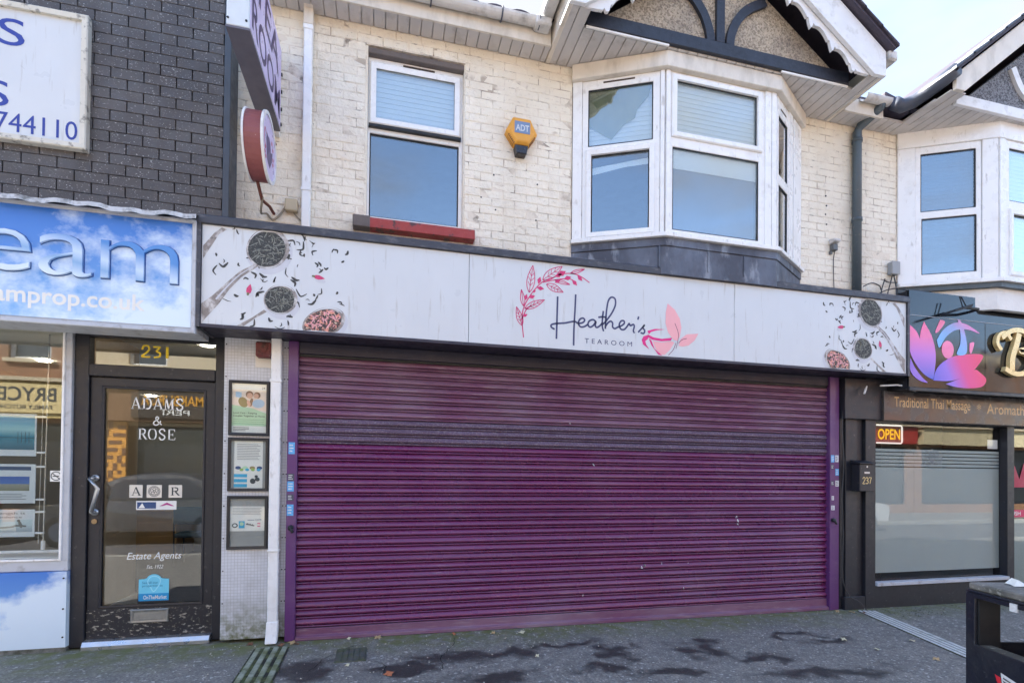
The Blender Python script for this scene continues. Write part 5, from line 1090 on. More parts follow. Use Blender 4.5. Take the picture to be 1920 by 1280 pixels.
for z0, z1, lb, kd in cards:
    c = thing('window_card', (-3.0, 0.22, z0), lb, 'display card', 'cards hung in the estate agent window')
    x0, x1 = -3.45, -2.735
    MB().box(x0, x1, 0.215, 0.222, z0, z1).build('card', m_card, c); MB().box(x0-.004, x1+.004, 0.208, 0.2115, z0-.006, z1+.006).build('pocket', glass('acrylic', (0.96, 0.97, 0.97, 1), 0.8, 0.0, 1.4), c)
    for z in (z0+0.03, z1-0.02): MB().box(-2.728, -2.665, 0.205, 0.225, z-0.008, z+0.008).build('clip', m_upvc, c, bevel=0.003)
    if kd == 'sea':
        MB().box(x0, x1-0.012, 0.2138, 0.2148, z0+0.05, z1-0.015).build('photo', ramp_mat('sea_print', [(0, S(36, 96, 120)), (.4, S(54, 140, 168)), (.6, S(170, 214, 224)), (1, S(84, 168, 214))], (0, 0, 1), 1.6, 1.88), c)
        t = MB(); t.box(x0, x1-0.012, 0.2128, 0.2134, 1.70, 1.704)
        for k in range(4): t.box(-2.86+0.025*k, -2.857+0.025*k, 0.2128, 0.2134, 1.66, 1.75)
        t.build('photo_line', m_txt, c)
    elif kd == 'two':
        MB().box(x0, x1-0.04, 0.2138, 0.2148, z0+0.10, z0+0.215).build('photo', ramp_mat('house_print', [(0, S(128, 126, 104)), (.45, S(150, 150, 140)), (.5, S(60, 110, 190)), (1, S(40, 84, 176))], (0, 0, 1), 1.275, 1.39), c)
        MB().box(x0, x1-0.03, 0.2138, 0.2148, z1-0.05, z1-0.02).build('banner', m_navyp, c)
        t = MB()
        for k in range(4): t.box(x0, x1-0.06-0.03*(k % 2), 0.2132, 0.2146, z0+0.03+k*0.014, z0+0.035+k*0.014)
        t.build('lettering', m_line, c)
    else:
        MB().box(x0, x1-0.015, 0.2138, 0.2148, z0+0.04, z0+0.14).build('photo', ramp_mat('shore_print', [(0, S(150, 160, 172)), (.5, S(188, 206, 216)), (1, S(204, 222, 230))], (0, 0, 1), 0.94, 1.05), c)
        t = MB(); t.ellipse(-2.83, 1.005, .012, .03, .3, 0.2132, 12); t.ellipse(-2.842, 1.035, .012, .011, 0, 0.2132, 10); t.ribbon([(x0, 0.975), (-2.95, 0.98), (-2.86, 0.995), (-2.79, 0.99)], 0.014, 0.2134, 4); t.build('figure_print', m_txt, c)
        letters(c, m_txt, [('ur strength is', -3.1, -2.80, z1-0.045, z1-0.02, 0.2134, {}), ('independence', -3.1, -2.82, z1-0.075, z1-0.052, 0.2134, {})])
ns = thing('no_smoking_sticker', (-2.50, 0.043, 1.37), 'round no smoking sticker low in the estate agent window corner', 'sticker')
MB().box(-2.545, -2.465, 0.0432, 0.0442, 1.355, 1.44).build('backing', m_lett, ns)
t = MB(); t.ribbon([(-2.505+.033*math.cos(k*math.pi/12), 1.398+.033*math.sin(k*math.pi/12)) for k in range(25)], 0.007, 0.0426, 1); t.ribbon([(-2.53, 1.42), (-2.48, 1.375)], 0.006, 0.0425, 1); t.box(-2.528, -2.485, 0.0424, 0.0428, 1.393, 1.401); t.build('symbol', m_txt, ns)

# estate agent fascia sign
fs_ = thing('fascia_sign', (-2.8, -0.35, 2.5), 'blue sky printed estate agent sign with chrome letters eam', 'sign')
MB().box(-4.3, -1.42, -0.348, -0.02, 2.52, 3.37).build('sign_box', m_frame_alu, fs_)
MB().box(-4.25, -1.448, -0.354, -0.3485, 2.545, 3.355).build('face', skyprint('fascia_sky_print', 2.5, 3.4, 1.0, 1.5), fs_)
MB().rim(-4.3, -1.412, 2.498, 3.372, 0.030, -0.372, -0.34, 0.006).build('frame', m_frame_alu, fs_)
m_letedge = mat('letter_edge', S(46, 86, 150), 0.3, 0.1, 8)
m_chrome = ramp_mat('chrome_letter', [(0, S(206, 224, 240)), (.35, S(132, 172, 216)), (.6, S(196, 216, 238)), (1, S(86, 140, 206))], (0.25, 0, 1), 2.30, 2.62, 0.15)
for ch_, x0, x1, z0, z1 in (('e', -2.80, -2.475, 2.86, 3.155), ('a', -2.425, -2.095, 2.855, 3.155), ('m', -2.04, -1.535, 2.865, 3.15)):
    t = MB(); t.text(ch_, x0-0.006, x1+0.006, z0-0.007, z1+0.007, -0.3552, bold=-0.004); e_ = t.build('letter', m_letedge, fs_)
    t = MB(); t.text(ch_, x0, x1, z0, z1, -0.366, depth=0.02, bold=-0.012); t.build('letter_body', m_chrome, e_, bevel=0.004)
t = MB(); t.text('amprop.co.uk', -2.70, -1.755, 2.605, 2.765, -0.3552, bold=0.018); t.build('lettering', m_lett, fs_)
# white board sign high on the wall
bd = thing('board_sign', (-2.7, -0.22, 3.87), 'white framed board with blue telephone number on the dark brick wall', 'sign')
MB().box(-3.85, -2.225, -0.232, -0.205, 3.875, 4.855).build('board', m_signwhite, bd)
MB().rim(-3.87, -2.205, 3.855, 4.875, 0.042, -0.262, -0.204, 0.008).build('frame', mat('board_frame', S(206, 202, 190), 0.5, 0.08, 10, dirt=((S(96, 90, 84), 18, 0.62, 0.72, 0.7),)), bd)
m_blueink = mat('blue_ink', S(44, 62, 150), 0.5, 0.03)
letters(bd, m_blueink, [('744110', -2.785, -2.272, 3.925, 4.065, -0.2335, {}), ('S', -2.78, -2.615, 4.56, 4.76, -0.2335, {}), ('S', -2.86, -2.705, 4.10, 4.29, -0.2335, {})])

# ------------------------------------------------------------------ massage shop building on the right
mas = thing('massage_shop_building', (7.4, 0, 0), 'white and black building with its own bay over the massage shop', 'building')
m_brickwhite = mat('white_painted_brick', S(222, 220, 218), 0.62, 0.05, 3, 0.5, 34, 0.012, dirt=((S(180, 172, 164), 4, 0.52, 0.8, 0.5),))
RB = [(5.795, -0.004), (6.68, -0.47), (8.25, -0.47), (9.13, 0.0)]
MB().grid(5.835, 12.0, 2.62, 5.62, [(5.835, 9.1, 3.2, 5.48)], 0.0, 0.24).build('wall', m_brickwhite, mas)
rsn = MB(); rsn.box(5.84, 5.86, 0.25, 6.5, 0, 5.6); rsn.box(11.95, 12, 0.25, 6.5, 0, 5.6); rsn.box(5.84, 12, 6.45, 6.5, 0, 5.6); rsn.box(5.86, 11.95, 0.3, 6.4, 2.95, 3.05); rsn.box(5.84, 12, 0.27, 6.5, 5.55, 5.6); rsn.build('shell', m_dark, mas)
MB().prism([(-0.12, 5.66), (-0.12, 5.72), (3.2, 8.0), (6.9, 5.5), (6.9, 5.42), (3.2, 7.92)], 5.84, 12.0, 'x').build('roof', m_rooftile, mas)
m_gblind = mat('grey_blind', S(84, 104, 128), 0.7, 0.06, 20)
rb = plan_strip(RB, -0.06, 0.02, 5.285, 5.475).build('bay_window', m_upvc, mas, bevel=0.005)
plan_strip(RB, -0.08, 0.06, 3.655, 3.70).build('bay_sill', m_upvc, rb, bevel=0.004)
plan_strip(RB, -0.08, 0.03, 3.60, 3.654).build('sill_apron', m_pipe_black, rb); plan_strip(RB, -0.08, -0.02, 3.36, 3.598).build('bay_base', m_brickwhite, rb)
facet_window(RB[0], RB[1], (0.185, 0.835, 3.702, 5.284), (0.24, 0.784, 4.53, 5.205), (0.25, 0.79, 3.80, 4.45), False, False, rb, posts=((0.004, 0.182), (0.838, 0.99)), blind_full=True, bmat=m_gblind)
facet_window(RB[1], RB[2], (0.10, 1.47, 3.702, 5.284), (0.16, 1.41, 4.60, 5.20), (0.20, 1.37, 3.80, 4.45), False, True, rb, posts=((0.006, 0.098), (1.472, 1.564)), blind_full=True)
facet_window(RB[2], RB[3], (0.10, 0.8, 3.702, 5.284), (0.16, 0.74, 4.53, 5.20), (0.16, 0.74, 3.80, 4.45), False, False, rb, posts=((0.004, 0.098), (0.803, 0.99)))
# its gable
C2 = 7.46
g2_ = MB().prism([(5.98, 5.49), (8.94, 5.49), (C2, 5.49+1.48*0.78)], -0.54, -0.42).build('gable', m_pebble_grey, mas)
MB().box(5.90, 9.02, -0.58, -0.541, 5.46, 5.575).build('beam', m_whitepaint, g2_, bevel=0.004)
MB().box(5.66, 9.26, -0.54, 0.0, 5.482, 5.494).build('gable_soffit', m_soffit, g2_)
gsf = bpy.data.objects['gable_soffit.001'] if 'gable_soffit.001' in bpy.data.objects else g2_
x = 5.66
while x < 9.2:
    MB().box(x, x+0.0985, -0.70 if (x < 5.86 or x > 9.05) else -0.541, -0.003, 5.466, 5.480).build('soffit_board', m_soffit, gsf, bevel=0.003); x += 0.1055
for s in (-1, 1):
    X = lambda h: C2+s*h
    MB().prism([(X(1.78), 5.462), (X(1.78), 5.62), (X(0), 5.62+1.78*0.80), (X(0), 5.47+1.66*0.80), (X(1.66), 5.462)], -0.74, -0.70).build('barge_board', m_upvc_old, g2_, bevel=0.004)
    MB().prism([(X(1.84), 5.60), (X(1.84), 5.655), (X(0), 5.655+1.84*0.80), (X(0), 5.60+1.84*0.80)], -0.80, 3.0).build('gable_roof', m_rooftile, g2_)
    for k in range(8):
        h = 1.80-k*0.22; z = 5.65+(1.84-h)*0.80
        MB().prism([(X(h+0.10), z-0.095), (X(h-0.16), z+0.113), (X(h-0.16), z+0.135), (X(h+0.10), z-0.06)], -0.83, -0.3).build('roof_tile', mat('grey_roof_tile', S(72, 78, 92), 0.6, 0.15, 9, rnd=0.12), g2_, bevel=0.004)
curved([(7.30, 5.577), (7.10, 5.66), (6.88, 5.80), (6.74, 6.02)], 0.08, -0.575, -0.541).build('brace', m_whitepaint, g2_)
MB().tube([(5.40, -0.30, 5.565), (5.50, -0.30, 5.55), (5.60, -0.36, 5.58), (5.63, -0.50, 5.60), (5.63, -0.78, 5.62)], 0.07, 12).build('gutter', m_gutter_dark, mas, smooth=True)
MB().prism([(5.33, 5.56), (5.33, 5.72), (5.66, 5.64), (5.66, 5.52)], -0.26, 0.4).build('valley_tile', m_rooftile, mas, bevel=0.01)
# shopfront
m_gloss = mat('gloss_black_panel', S(26, 28, 32), 0.10, 0.1, 3, spec=0.5, coat=0.0, rvar=0.05)
shp = MB().grid(5.245, 12.0, -0.03, 2.70, [(5.385, 7.385, 0.24, 2.085), (7.50, 8.5, 0.0, 2.085), (8.62, 11.6, 0.24, 2.085)], -0.10, 0.06).build('shopfront', m_black, mas, bevel=0.004)
MB().box(4.935, 5.243, -0.06, 0.06, -0.02, 2.70).build('pilaster', m_black, mas, bevel=0.006); MB().box(4.985, 5.14, -0.085, -0.06, 0.0, 2.30).build('pilaster_panel', m_black, mas, bevel=0.004); MB().box(4.955, 5.23, -0.11, -0.061, -0.02, 0.13).build('pilaster_base', m_black, mas, bevel=0.004)
MB().box(4.93, 5.50, -0.13, 0.06, 2.10, 2.55).build('corner_box', m_black, mas, bevel=0.005)
MB().box(5.385, 7.385, -0.125, -0.03, 0.235, 0.275).build('sill', m_frame_alu, shp, bevel=0.004)
pane(None, 5.385, 7.385, 0.276, 2.085, -0.02, shp, m_glass_film); pane(None, 7.50, 8.5, 0.0, 2.085, -0.02, shp, m_glass_shop); pane(None, 8.62, 11.6, 0.24, 2.085, -0.02, shp, m_glass_shop)
m_frost = mat('frosted_film', S(160, 168, 164), 0.55, 0.03, 1.2, spec=0.4)
ff = MB().box(5.385, 7.385, -0.008, -0.004, 0.36, 1.575).build('frosted_film', m_frost, shp)
for k in range(5): MB().box(5.385, 7.385, -0.008, -0.004, 1.587+k*0.042, 1.619+k*0.042).build('film_stripe', m_frost, ff)
t = MB(); cx, cz = 6.32, 1.70
for a, w in ((0, .045), (.55, .05), (-.55, .05), (1.1, .045), (-1.1, .045)):
    q = lambda r, s: (cx+r*math.sin(a)+s*math.cos(a), cz-.08+r*math.cos(a)-s*math.sin(a))
    t.ribbon([q(0, 0), q(.07, w), q(.13, w*.6), q(.18, 0), q(.13, -w*.6), q(.07, -w), q(0, 0)], 0.008, -0.0095, 4)
t.build('lotus_print', m_line, ff)
MB().box(7.50, 8.5, -0.008, -0.004, 0.05, 0.95).build('frosted_film', m_frost, shp)
MB().box(7.20, 7.36, -0.010, -0.005, 1.82, 1.93).build('notice', m_paper, shp)
ph = MB().box(7.5, 7.9, -0.026, -0.022, 0.98, 1.07).build('push_sign', mat('pink_sign', S(206, 52, 96), 0.5), shp); t = MB(); t.text('PUSH', 7.53, 7.72, 1.0, 1.05, -0.0268, bold=0.01); t.build('lettering', m_lett, ph)
t = MB(); t.poly([(7.52, 1.35), (7.62, 1.62), (7.70, 1.45), (7.78, 1.66), (7.82, 1.35)], -0.0262); t.build('flower_print', mat('red_flower', S(170, 40, 70), 0.5), shp)
# dim interior
mi = thing('massage_room', (7.5, 2.0, 0), 'dim reception room behind the frosted massage shop window', 'room')
MB().box(5.3, 11.9, 0.1, 4.0, 0.0, 0.02).build('floor', m_dark, mi); MB().box(5.3, 11.9, 4.0, 4.05, 0.02, 2.9).build('back_wall', mat('green_wall', S(110, 116, 106), 0.8), mi); MB().box(5.25, 5.3, 0.1, 4.0, 0.02, 2.9).build('side_wall', MATS['green_wall'], mi); MB().box(5.3, 11.9, 0.1, 4.0, 2.62, 2.66).build('ceiling', MATS['ceiling_white'], mi)
# OPEN sign
op = thing('open_sign', (5.70, 0.03, 1.85), 'lit yellow OPEN sign with white border in the massage shop window', 'sign')
MB().box(5.515, 5.90, 0.02, 0.03, 1.845, 2.07).build('backing', mat('orange_backing', S(64, 50, 34), 0.5), op)
t = MB()
bp = [(5.52, 1.855), (5.875, 1.855), (5.89, 1.87), (5.89, 2.045), (5.875, 2.06), (5.52, 2.06)]
t.tube([(a, 0.008, b) for a, b in bp], 0.009, 8); t.build('border_tube', emitter('white_neon', (1, 0.95, 0.88, 1), 0.16), op)
t = MB(); t.text('OPEN', 5.54, 5.865, 1.895, 2.02, 0.010, bold=0.02); t.build('lettering', emitter('yellow_neon', (1.0, 0.60, 0.02, 1), 0.17), op)
# letter box 237
mbx = thing('letter_box', (5.16, -0.12, 1.30), 'black letter box numbered 237 on the dark pilaster', 'letter box')
MB().box(5.055, 5.245, -0.20, -0.086, 1.30, 1.60).build('body', m_black, mbx, bevel=0.006); MB().prism([(-0.215, 1.60), (-0.215, 1.612), (-0.086, 1.645), (-0.086, 1.60)], 5.045, 5.255, 'x').build('lid', m_black, mbx, bevel=0.003)
MB().box(5.115, 5.185, -0.2035, -0.2005, 1.495, 1.515).build('name_plate', m_alu, mbx); MB().tube([(5.15, -0.204, 1.57), (5.15, -0.2, 1.57)], 0.010, 10).build('lock', m_alu, mbx)
t = MB()
for i, ch_ in enumerate('237'):
    x0 = 5.092+i*0.042
    P_ = {'2': [(0, .75), (.25, 1), (.75, .98), (.9, .7), (.5, .35), (0, 0), (1, 0)], '3': [(0, .85), (.4, 1), (.85, .85), (.8, .62), (.4, .52), (.85, .42), (.9, .15), (.45, 0), (0, .12)], '7': [(0, 1), (.5, .98), (1, 1), (.6, .5), (.4, 0)]}[ch_]
    t.ribbon([(x0+a*0.034, 1.385+b*0.068) for a, b in P_], 0.009, -0.2015, 3 if ch_ != '7' else 0)
t.build('number', mat('pale_gold', S(214, 190, 130), 0.4), mbx)
# signs
rs2 = thing('lotus_sign', (6.5, -0.35, 2.44), 'glossy black sign with pink lotus logo at the right edge', 'sign')
MB().box(5.545, 10.5, -0.33, 0.0, 2.43, 3.50).build('sign_box', m_black, rs2)
MB().box(5.545, 10.5, -0.352, -0.331, 3.235, 3.505).build('panel', m_gloss, rs2, bevel=0.002)
for a, b in ((5.545, 6.645), (6.65, 8.2), (8.205, 10.5)): MB().box(a, b, -0.352, -0.331, 2.445, 3.228).build('panel', m_gloss, rs2, bevel=0.002)
MB().box(5.545, 10.5, -0.358, -0.33, 2.405, 2.443).build('bottom_trim', m_black, rs2, bevel=0.003)
MB().box(5.545, 10.5, -0.356, -0.331, 3.229, 3.234).build('seam_bead', m_frame_alu, rs2)
pk = ramp_mat('petal_pink', [(0, S(86, 100, 210)), (.4, S(190, 120, 214)), (.7, S(238, 120, 176)), (1, S(250, 110, 160))], (0, 0, 1), 2.55, 3.2)
pk2 = ramp_mat('petal_side', [(0, S(88, 96, 214)), (.35, S(150, 110, 220)), (.65, S(226, 60, 140)), (1, S(236, 50, 110))], (0.85, 0, 0.5), 6.25, 6.95)
bl_ = ramp_mat('swoosh_blue', [(0, S(120, 180, 236)), (.5, S(150, 170, 230)), (1, S(240, 120, 180))], (0.5, 0, 0.85), 5.55, 5.95)
yp = -0.3535
def petal(pts, m, k, name='petal'):
    s = MB(); s.poly(crom(pts+[pts[0]], 5)[:-1], yp-0.0006*k); s.build(name, m, rs2)
petal([(5.555, 3.12), (5.66, 3.04), (5.73, 2.88), (5.80, 2.64), (5.86, 2.55), (5.74, 2.60), (5.62, 2.72), (5.55, 2.86)], pk, 1)
petal([(5.75, 3.17), (5.86, 3.02), (5.915, 2.84), (5.905, 2.66), (5.87, 2.54), (5.77, 2.66), (5.70, 2.86), (5.70, 3.04)], pk, 2)
petal([(5.88, 2.53), (5.93, 2.66), (6.05, 2.76), (6.24, 2.83), (6.60, 2.86), (6.52, 2.72), (6.36, 2.61), (6.14, 2.54)], pk2, 3)
petal([(6.06, 2.50), (6.30, 2.585), (6.48, 2.68), (6.56, 2.66), (6.66, 2.585), (6.60, 2.50), (6.40, 2.47), (6.20, 2.475)], pk2, 2)
petal([(5.56, 2.76), (5.62, 2.66), (5.72, 2.56), (5.80, 2.50), (5.66, 2.53), (5.56, 2.62)], mat('petal_violet', S(150, 110, 214), 0.4), 4)
t = MB(); t.ellipse(6.09, 2.885, 0.088, 0.10, 0, yp-0.001, 20); t.build('figure_head', MATS.get('pk_flat') or mat('pk_flat', S(246, 130, 178), 0.4), rs2)
petal([(5.93, 2.98), (6.02, 3.10), (6.18, 3.19), (6.36, 3.19), (6.56, 3.10), (6.38, 3.13), (6.20, 3.11), (6.06, 3.02), (5.97, 2.90)], bl_, 3, 'swoosh')
petal([(6.23, 3.24), (6.29, 3.20), (6.36, 3.02), (6.36, 2.86), (6.22, 2.84), (6.27, 2.96), (6.27, 3.10)], bl_, 4, 'swoosh')
petal([(5.98, 3.21), (6.05, 3.19), (5.96, 3.08), (5.91, 3.07)], MATS['pk_flat'], 2, 'fleck'); petal([(6.41, 2.98), (6.48, 2.99), (6.44, 2.87), (6.41, 2.88)], MATS['pk_flat'], 2, 'fleck')
m_gold3 = mat('polished_gold', S(228, 200, 140), 0.3, 0.06, 4, metal=0.25)
t = curved([(6.98, 3.05), (6.90, 3.12), (6.80, 3.09), (6.77, 3.00), (6.83, 2.92)], 0.045, -0.40, -0.36); t.build('letter_stroke', m_gold3, rs2)
t = curved([(6.99, 2.70), (7.00, 2.85), (7.06, 3.00), (7.10, 3.13)], 0.075, -0.402, -0.36); t.build('letter_stroke', m_gold3, rs2)
t = curved([(6.83, 3.06), (6.98, 3.15), (7.16, 3.16), (7.30, 3.08), (7.26, 2.97), (7.10, 2.93), (7.24, 2.90), (7.32, 2.80), (7.22, 2.69), (7.04, 2.66), (6.88, 2.71)], 0.055, -0.405, -0.36); t.build('letter_stroke', m_gold3, rs2)
lw = thing('massage_sign', (6.8, -0.15, 2.09), 'dark strip sign reading Traditional Thai Massage below the lotus sign', 'sign')
MB().box(5.43, 10.5, -0.16, -0.101, 2.095, 2.425).build('panel', mat('brown_black_panel', S(66, 62, 62), 0.25, 0.12, 3, spec=0.6), lw, bevel=0.003)
t = MB(); m_goldl = mat('gold_lettering', S(214, 180, 130), 0.4, 0.06)
letters(lw, m_goldl, [('Traditional Thai Massage', 5.575, 6.70, 2.215, 2.365, -0.1612, dict(bold=0.003)), ('*', 6.80, 6.87, 2.265, 2.33, -0.1612, {}), ('Aromatherapy', 6.96, 7.95, 2.185, 2.345, -0.1612, dict(bold=0.003))])
# lamps and small fittings
fl_ = thing('sign_spotlight', (6.2, -0.45, 3.25), 'black floodlight on a bent arm in front of the glossy sign', 'floodlight')
MB().prism([(5.86, 3.215), (6.14, 3.305), (6.15, 3.335), (5.90, 3.25)], -0.58, -0.42).build('lamp', m_rubber, fl_, bevel=0.006)
t = MB(); t.tube([(6.13, -0.5, 3.315), (6.38, -0.46, 3.33), (6.40, -0.36, 3.33)], 0.016, 8); t.build('arm', m_rubber, fl_)
t = MB(); t.tube([(6.10, -0.5, 3.32), (6.10, -0.47, 3.44), (6.14, -0.46, 3.44), (6.15, -0.5, 3.33)], 0.007, 6); t.build('yoke', m_rubber, fl_)
cc = thing('security_camera', (5.62, -0.25, 2.44), 'small white camera under the corner of the tea room sign', 'camera')
t = MB(); t.tube([(5.33, -0.20, 2.47), (5.50, -0.26, 2.475), (5.60, -0.28, 2.46)], 0.010, 8); t.build('arm', m_whitepaint, cc)
t = MB(); t.tube([(5.58, -0.27, 2.475), (5.70, -0.31, 2.43)], 0.030, 12); t.build('body', m_upvc, cc, smooth=False)
dg = thing('dangling_cable_end', (5.13, -0.2, 2.40), 'short white cable end hanging under the sign beside the camera', 'cable')
t = MB(); t.tube([(5.17, -0.18, 2.46), (5.14, -0.19, 2.42), (5.11, -0.2, 2.37)], [0.006, 0.012, 0.010], 8); t.build('connector', m_whitepaint, dg)
lc = MB(); lc.tube(crom([(4.95, -0.10, 2.40), (4.93, -0.09, 2.0), (4.96, -0.085, 1.6), (4.935, -0.085, 1.2), (4.95, -0.09, 0.8), (4.93, -0.10, 0.35), (4.98, -0.14, 0.16), (5.05, -0.20, 0.10), (5.10, -0.24, 0.02)], 5), 0.006, 6)
single('loose_cable', lc, m_cable, 'thin loose cable running down the dark pilaster to the ground', 'cable', (4.95, -0.1, 0.02))

# ------------------------------------------------------------------ pavement furniture and litter
m_drain = mat('drain_alu', S(206, 208, 206), 0.5, 0.1, 20, dirt=((S(84, 90, 66), 8, 0.55, 0.75, 0.6),))
m_drain_moss = mat('mossy_drain', S(150, 156, 140), 0.7, 0.12, 14, dirt=((S(84, 92, 50), 7, 0.42, 0.62, 0.85), (S(58, 60, 48), 24, 0.55, 0.7, 0.6)))
def channel(p0, p1, w, label, m, ribs=4):
    dx, dy = p1[0]-p0[0], p1[1]-p0[1]; L = math.hypot(dx, dy); ux, uy = dx/L, dy/L
    t = thing('drain_channel', (p0[0], p0[1], gz(p0[0])), label, 'drain', 'drain channels across the pavement')
    T = lambda a, b, c: (p0[0]+ux*b-uy*a, p0[1]+uy*b+ux*a, gz(p0[0]+ux*b)+c)
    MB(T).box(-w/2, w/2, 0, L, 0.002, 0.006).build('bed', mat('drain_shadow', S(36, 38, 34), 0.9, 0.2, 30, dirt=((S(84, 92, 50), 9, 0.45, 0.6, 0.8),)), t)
    for k in range(ribs):
        c = -w/2+w*(k+0.5)/ribs
        MB(T).prism([(c-w/ribs*0.30, 0.006), (c-w/ribs*0.24, 0.0115), (c+w/ribs*0.24, 0.0115), (c+w/ribs*0.30, 0.006)], 0, L).build('rib', m, t)
    return t
def prism_fix(): pass
channel((-0.86, -0.22), (-0.825, -1.9), 0.265, 'mossy ribbed drain channel leading from the white downpipe', m_drain_moss, 4)
channel((5.15, -0.20), (4.55, -2.1), 0.20, 'grey metal drain channel running out beside the litter bin', m_drain, 4)
ic = thing('inspection_cover', (-0.22, -0.52, gz(-0.2)), 'small square iron cover in the pavement before the shutter', 'cover')
MB().box(-0.345, -0.11, -0.665, -0.355, 0.003, gz(-0.2)+0.006).build('frame', mat('cover_iron', S(84, 86, 82), 0.7, 0.15, 12, 0.3, 60, dirt=((S(80, 88, 50), 8, 0.45, 0.65, 0.7),)), ic)
for k in range(5): MB().box(-0.33+k*0.043, -0.297+k*0.043, -0.65, -0.37, gz(-0.2)+0.006, gz(-0.2)+0.010).build('tread', MATS['cover_iron'], ic)
leafc = [mat('leaf_tan', S(176, 150, 110), 0.7, 0.15, 60), mat('leaf_orange', S(170, 104, 72), 0.7, 0.15, 60), mat('leaf_pale', S(196, 190, 160), 0.7, 0.1, 60), mat('leaf_brown', S(110, 74, 54), 0.7, 0.15, 60)]
def drop_leaf(x, y, s, a, c, label, z=None):
    pts = [(0, -1), (.35, -.55), (.8, -.45), (.55, -.05), (.95, .35), (.4, .35), (.15, .95), (-.2, .45), (-.8, .6), (-.55, .1), (-.95, -.3), (-.4, -.5)]
    ca, sa = math.cos(a), math.sin(a); z0 = gz(x)+0.006 if z is None else z
    mb = MB(); vs = [(x, y, z0+0.010)]+[(x+s*(p*ca-q*sa), y+s*(p*sa+q*ca), z0+0.008*math.sin(3*p+2*q)+0.006) for p, q in pts]
    mb.add(vs, [(0, i+1, (i+1) % 12+1) for i in range(12)])
    return single('fallen_leaf', mb, leafc[c], label, 'leaf', (x, y, z0), 'fallen leaves on the pavement')
for x, y, s, a, c, lb in ((-0.27, -0.105, .022, .3, 2, 'tiny pale leaf at the shutter foot nearest the left rail'), (-0.03, -0.12, .036, 1.2, 0, 'tan leaf leaning on the left part of the shutter foot'), (0.63, -0.15, .026, 2, 1, 'small orange leaf below the shutter, second clump from the left'), (0.98, -0.19, .022, .7, 0, 'small tan leaf by the shutter foot left of the pale one'), (1.24, -0.22, .034, .2, 2, 'pale curled leaf on the ground before the middle of the shutter'),
        (0.055, -0.98, .042, .5, 1, 'large orange leaf lying on the pavement crack'), (-0.72, -0.13, .038, 1.8, 0, 'tan leaf in the clump beside the left drain'), (-0.80, -0.17, .032, .4, 3, 'brown leaf under the white pipe shoe'), (-0.68, -0.16, .028, 2.6, 3, 'brown leaf at the foot of the left shutter rail'), (-1.05, -0.10, .030, 1.1, 3, 'brown leaf at the foot of the mosaic pier'),
        (4.02, -0.98, .030, .9, 2, 'pale scrap leaf right of centre on the pavement'), (4.07, -1.26, .022, 1.9, 2, 'small pale leaf near the right drain, lowest of three'), (4.60, -1.14, .026, 2.2, 2, 'pale leaf lying against the right drain'), (4.33, -1.55, .030, .2, 0, 'tan leaf between the right drain and the bin'), (4.80, -0.16, .026, .8, 0, 'tan leaf by the foot of the right shutter rail'), (4.93, -0.22, .034, 2.3, 0, 'tan leaf in the litter at the dark pilaster foot'), (5.04, -0.27, .028, 1.3, 3, 'brown leaf at the end of the right drain'),
        (1.20, -0.84, .018, .6, 2, 'tiny pale scrap out on the middle of the asphalt'), (-0.24, -0.75, .018, .6, 2, 'tiny pale scrap below the iron cover')):
    drop_leaf(x, y, s, a, c, lb)
gr = MB(); rg = random.Random(11)
for k in range(420):
    x = rg.uniform(-1.4, 5.4); y = -0.09-abs(rg.gauss(0, 0.5)); s = rg.uniform(0.003, 0.009); z = gz(x)+0.002; a = rg.uniform(0, 3)
    gr.add([(x+s*math.cos(a), y+s*math.sin(a), z), (x+s*math.cos(a+2), y+s*math.sin(a+2), z), (x+s*math.cos(a+4), y+s*math.sin(a+4), z), (x, y, z+s*0.8)], [(0, 1, 3), (1, 2, 3), (2, 0, 3)])
single('grit', gr, mat('pale_grit', S(176, 172, 160), 0.8, 0.2, 60), 'scattered pale grit on the pavement', 'grit', kind='stuff')
pm = MB()
for k in range(150):
    x = rg.choice((rg.uniform(5.3, 7.3), rg.uniform(5.25, 6.0))); y = rg.uniform(-0.5, -0.14); s = rg.uniform(0.004, 0.012); z = gz(x)+0.002; a = rg.uniform(0, 3)
    pm.add([(x+s*math.cos(a), y+s*math.sin(a), z), (x+s*math.cos(a+2), y+s*math.sin(a+2), z), (x+s*math.cos(a+4), y+s*math.sin(a+4), z), (x, y, z+s)], [(0, 1, 3), (1, 2, 3), (2, 0, 3)])
single('debris', pm, mat('dark_debris', S(92, 96, 84), 0.8, 0.3, 60), 'dark litter crumbs below the massage shop window', 'litter', kind='stuff')

# litter bin
BX, BY, BA = 2.485, -3.06, R(-14)
bn_ = thing('litter_bin', (BX, BY, gz(BX)), 'black street litter bin with open sides at the right edge', 'litter bin')
ca, sa = math.cos(BA), math.sin(BA)
TB = lambda a, b, c: (BX+a*ca-b*sa, BY+a*sa+b*ca, c)        # a to the right, b away from the camera (negative = nearer)
m_bin = mat('bin_black', S(24, 28, 40), 0.42, 0.15, 20, 0.15, 60, dirt=((S(96, 100, 106), 70, 0.70, 0.78, 0.5), (S(60, 62, 60), 5, 0.6, 0.8, 0.4)))
m_bintop = mat('bin_top', S(112, 110, 106), 0.7, 0.15, 9, 0.3, 70, dirt=((S(66, 68, 60), 6, 0.45, 0.65, 0.7), (S(170, 168, 160), 40, 0.64, 0.74, 0.6)))
W, DP = 0.58, 0.62
tp = MB(TB).box(0.006, W-0.006, -DP+0.006, -0.006, 0.97, 1.0).build('top', m_bintop, bn_, bevel=0.006)
MB(TB).box(0.0, W, -DP, 0.0, 0.958, 0.9695).build('top_edge', m_bin, bn_, bevel=0.003)
HZ = (0.74, 0.938)
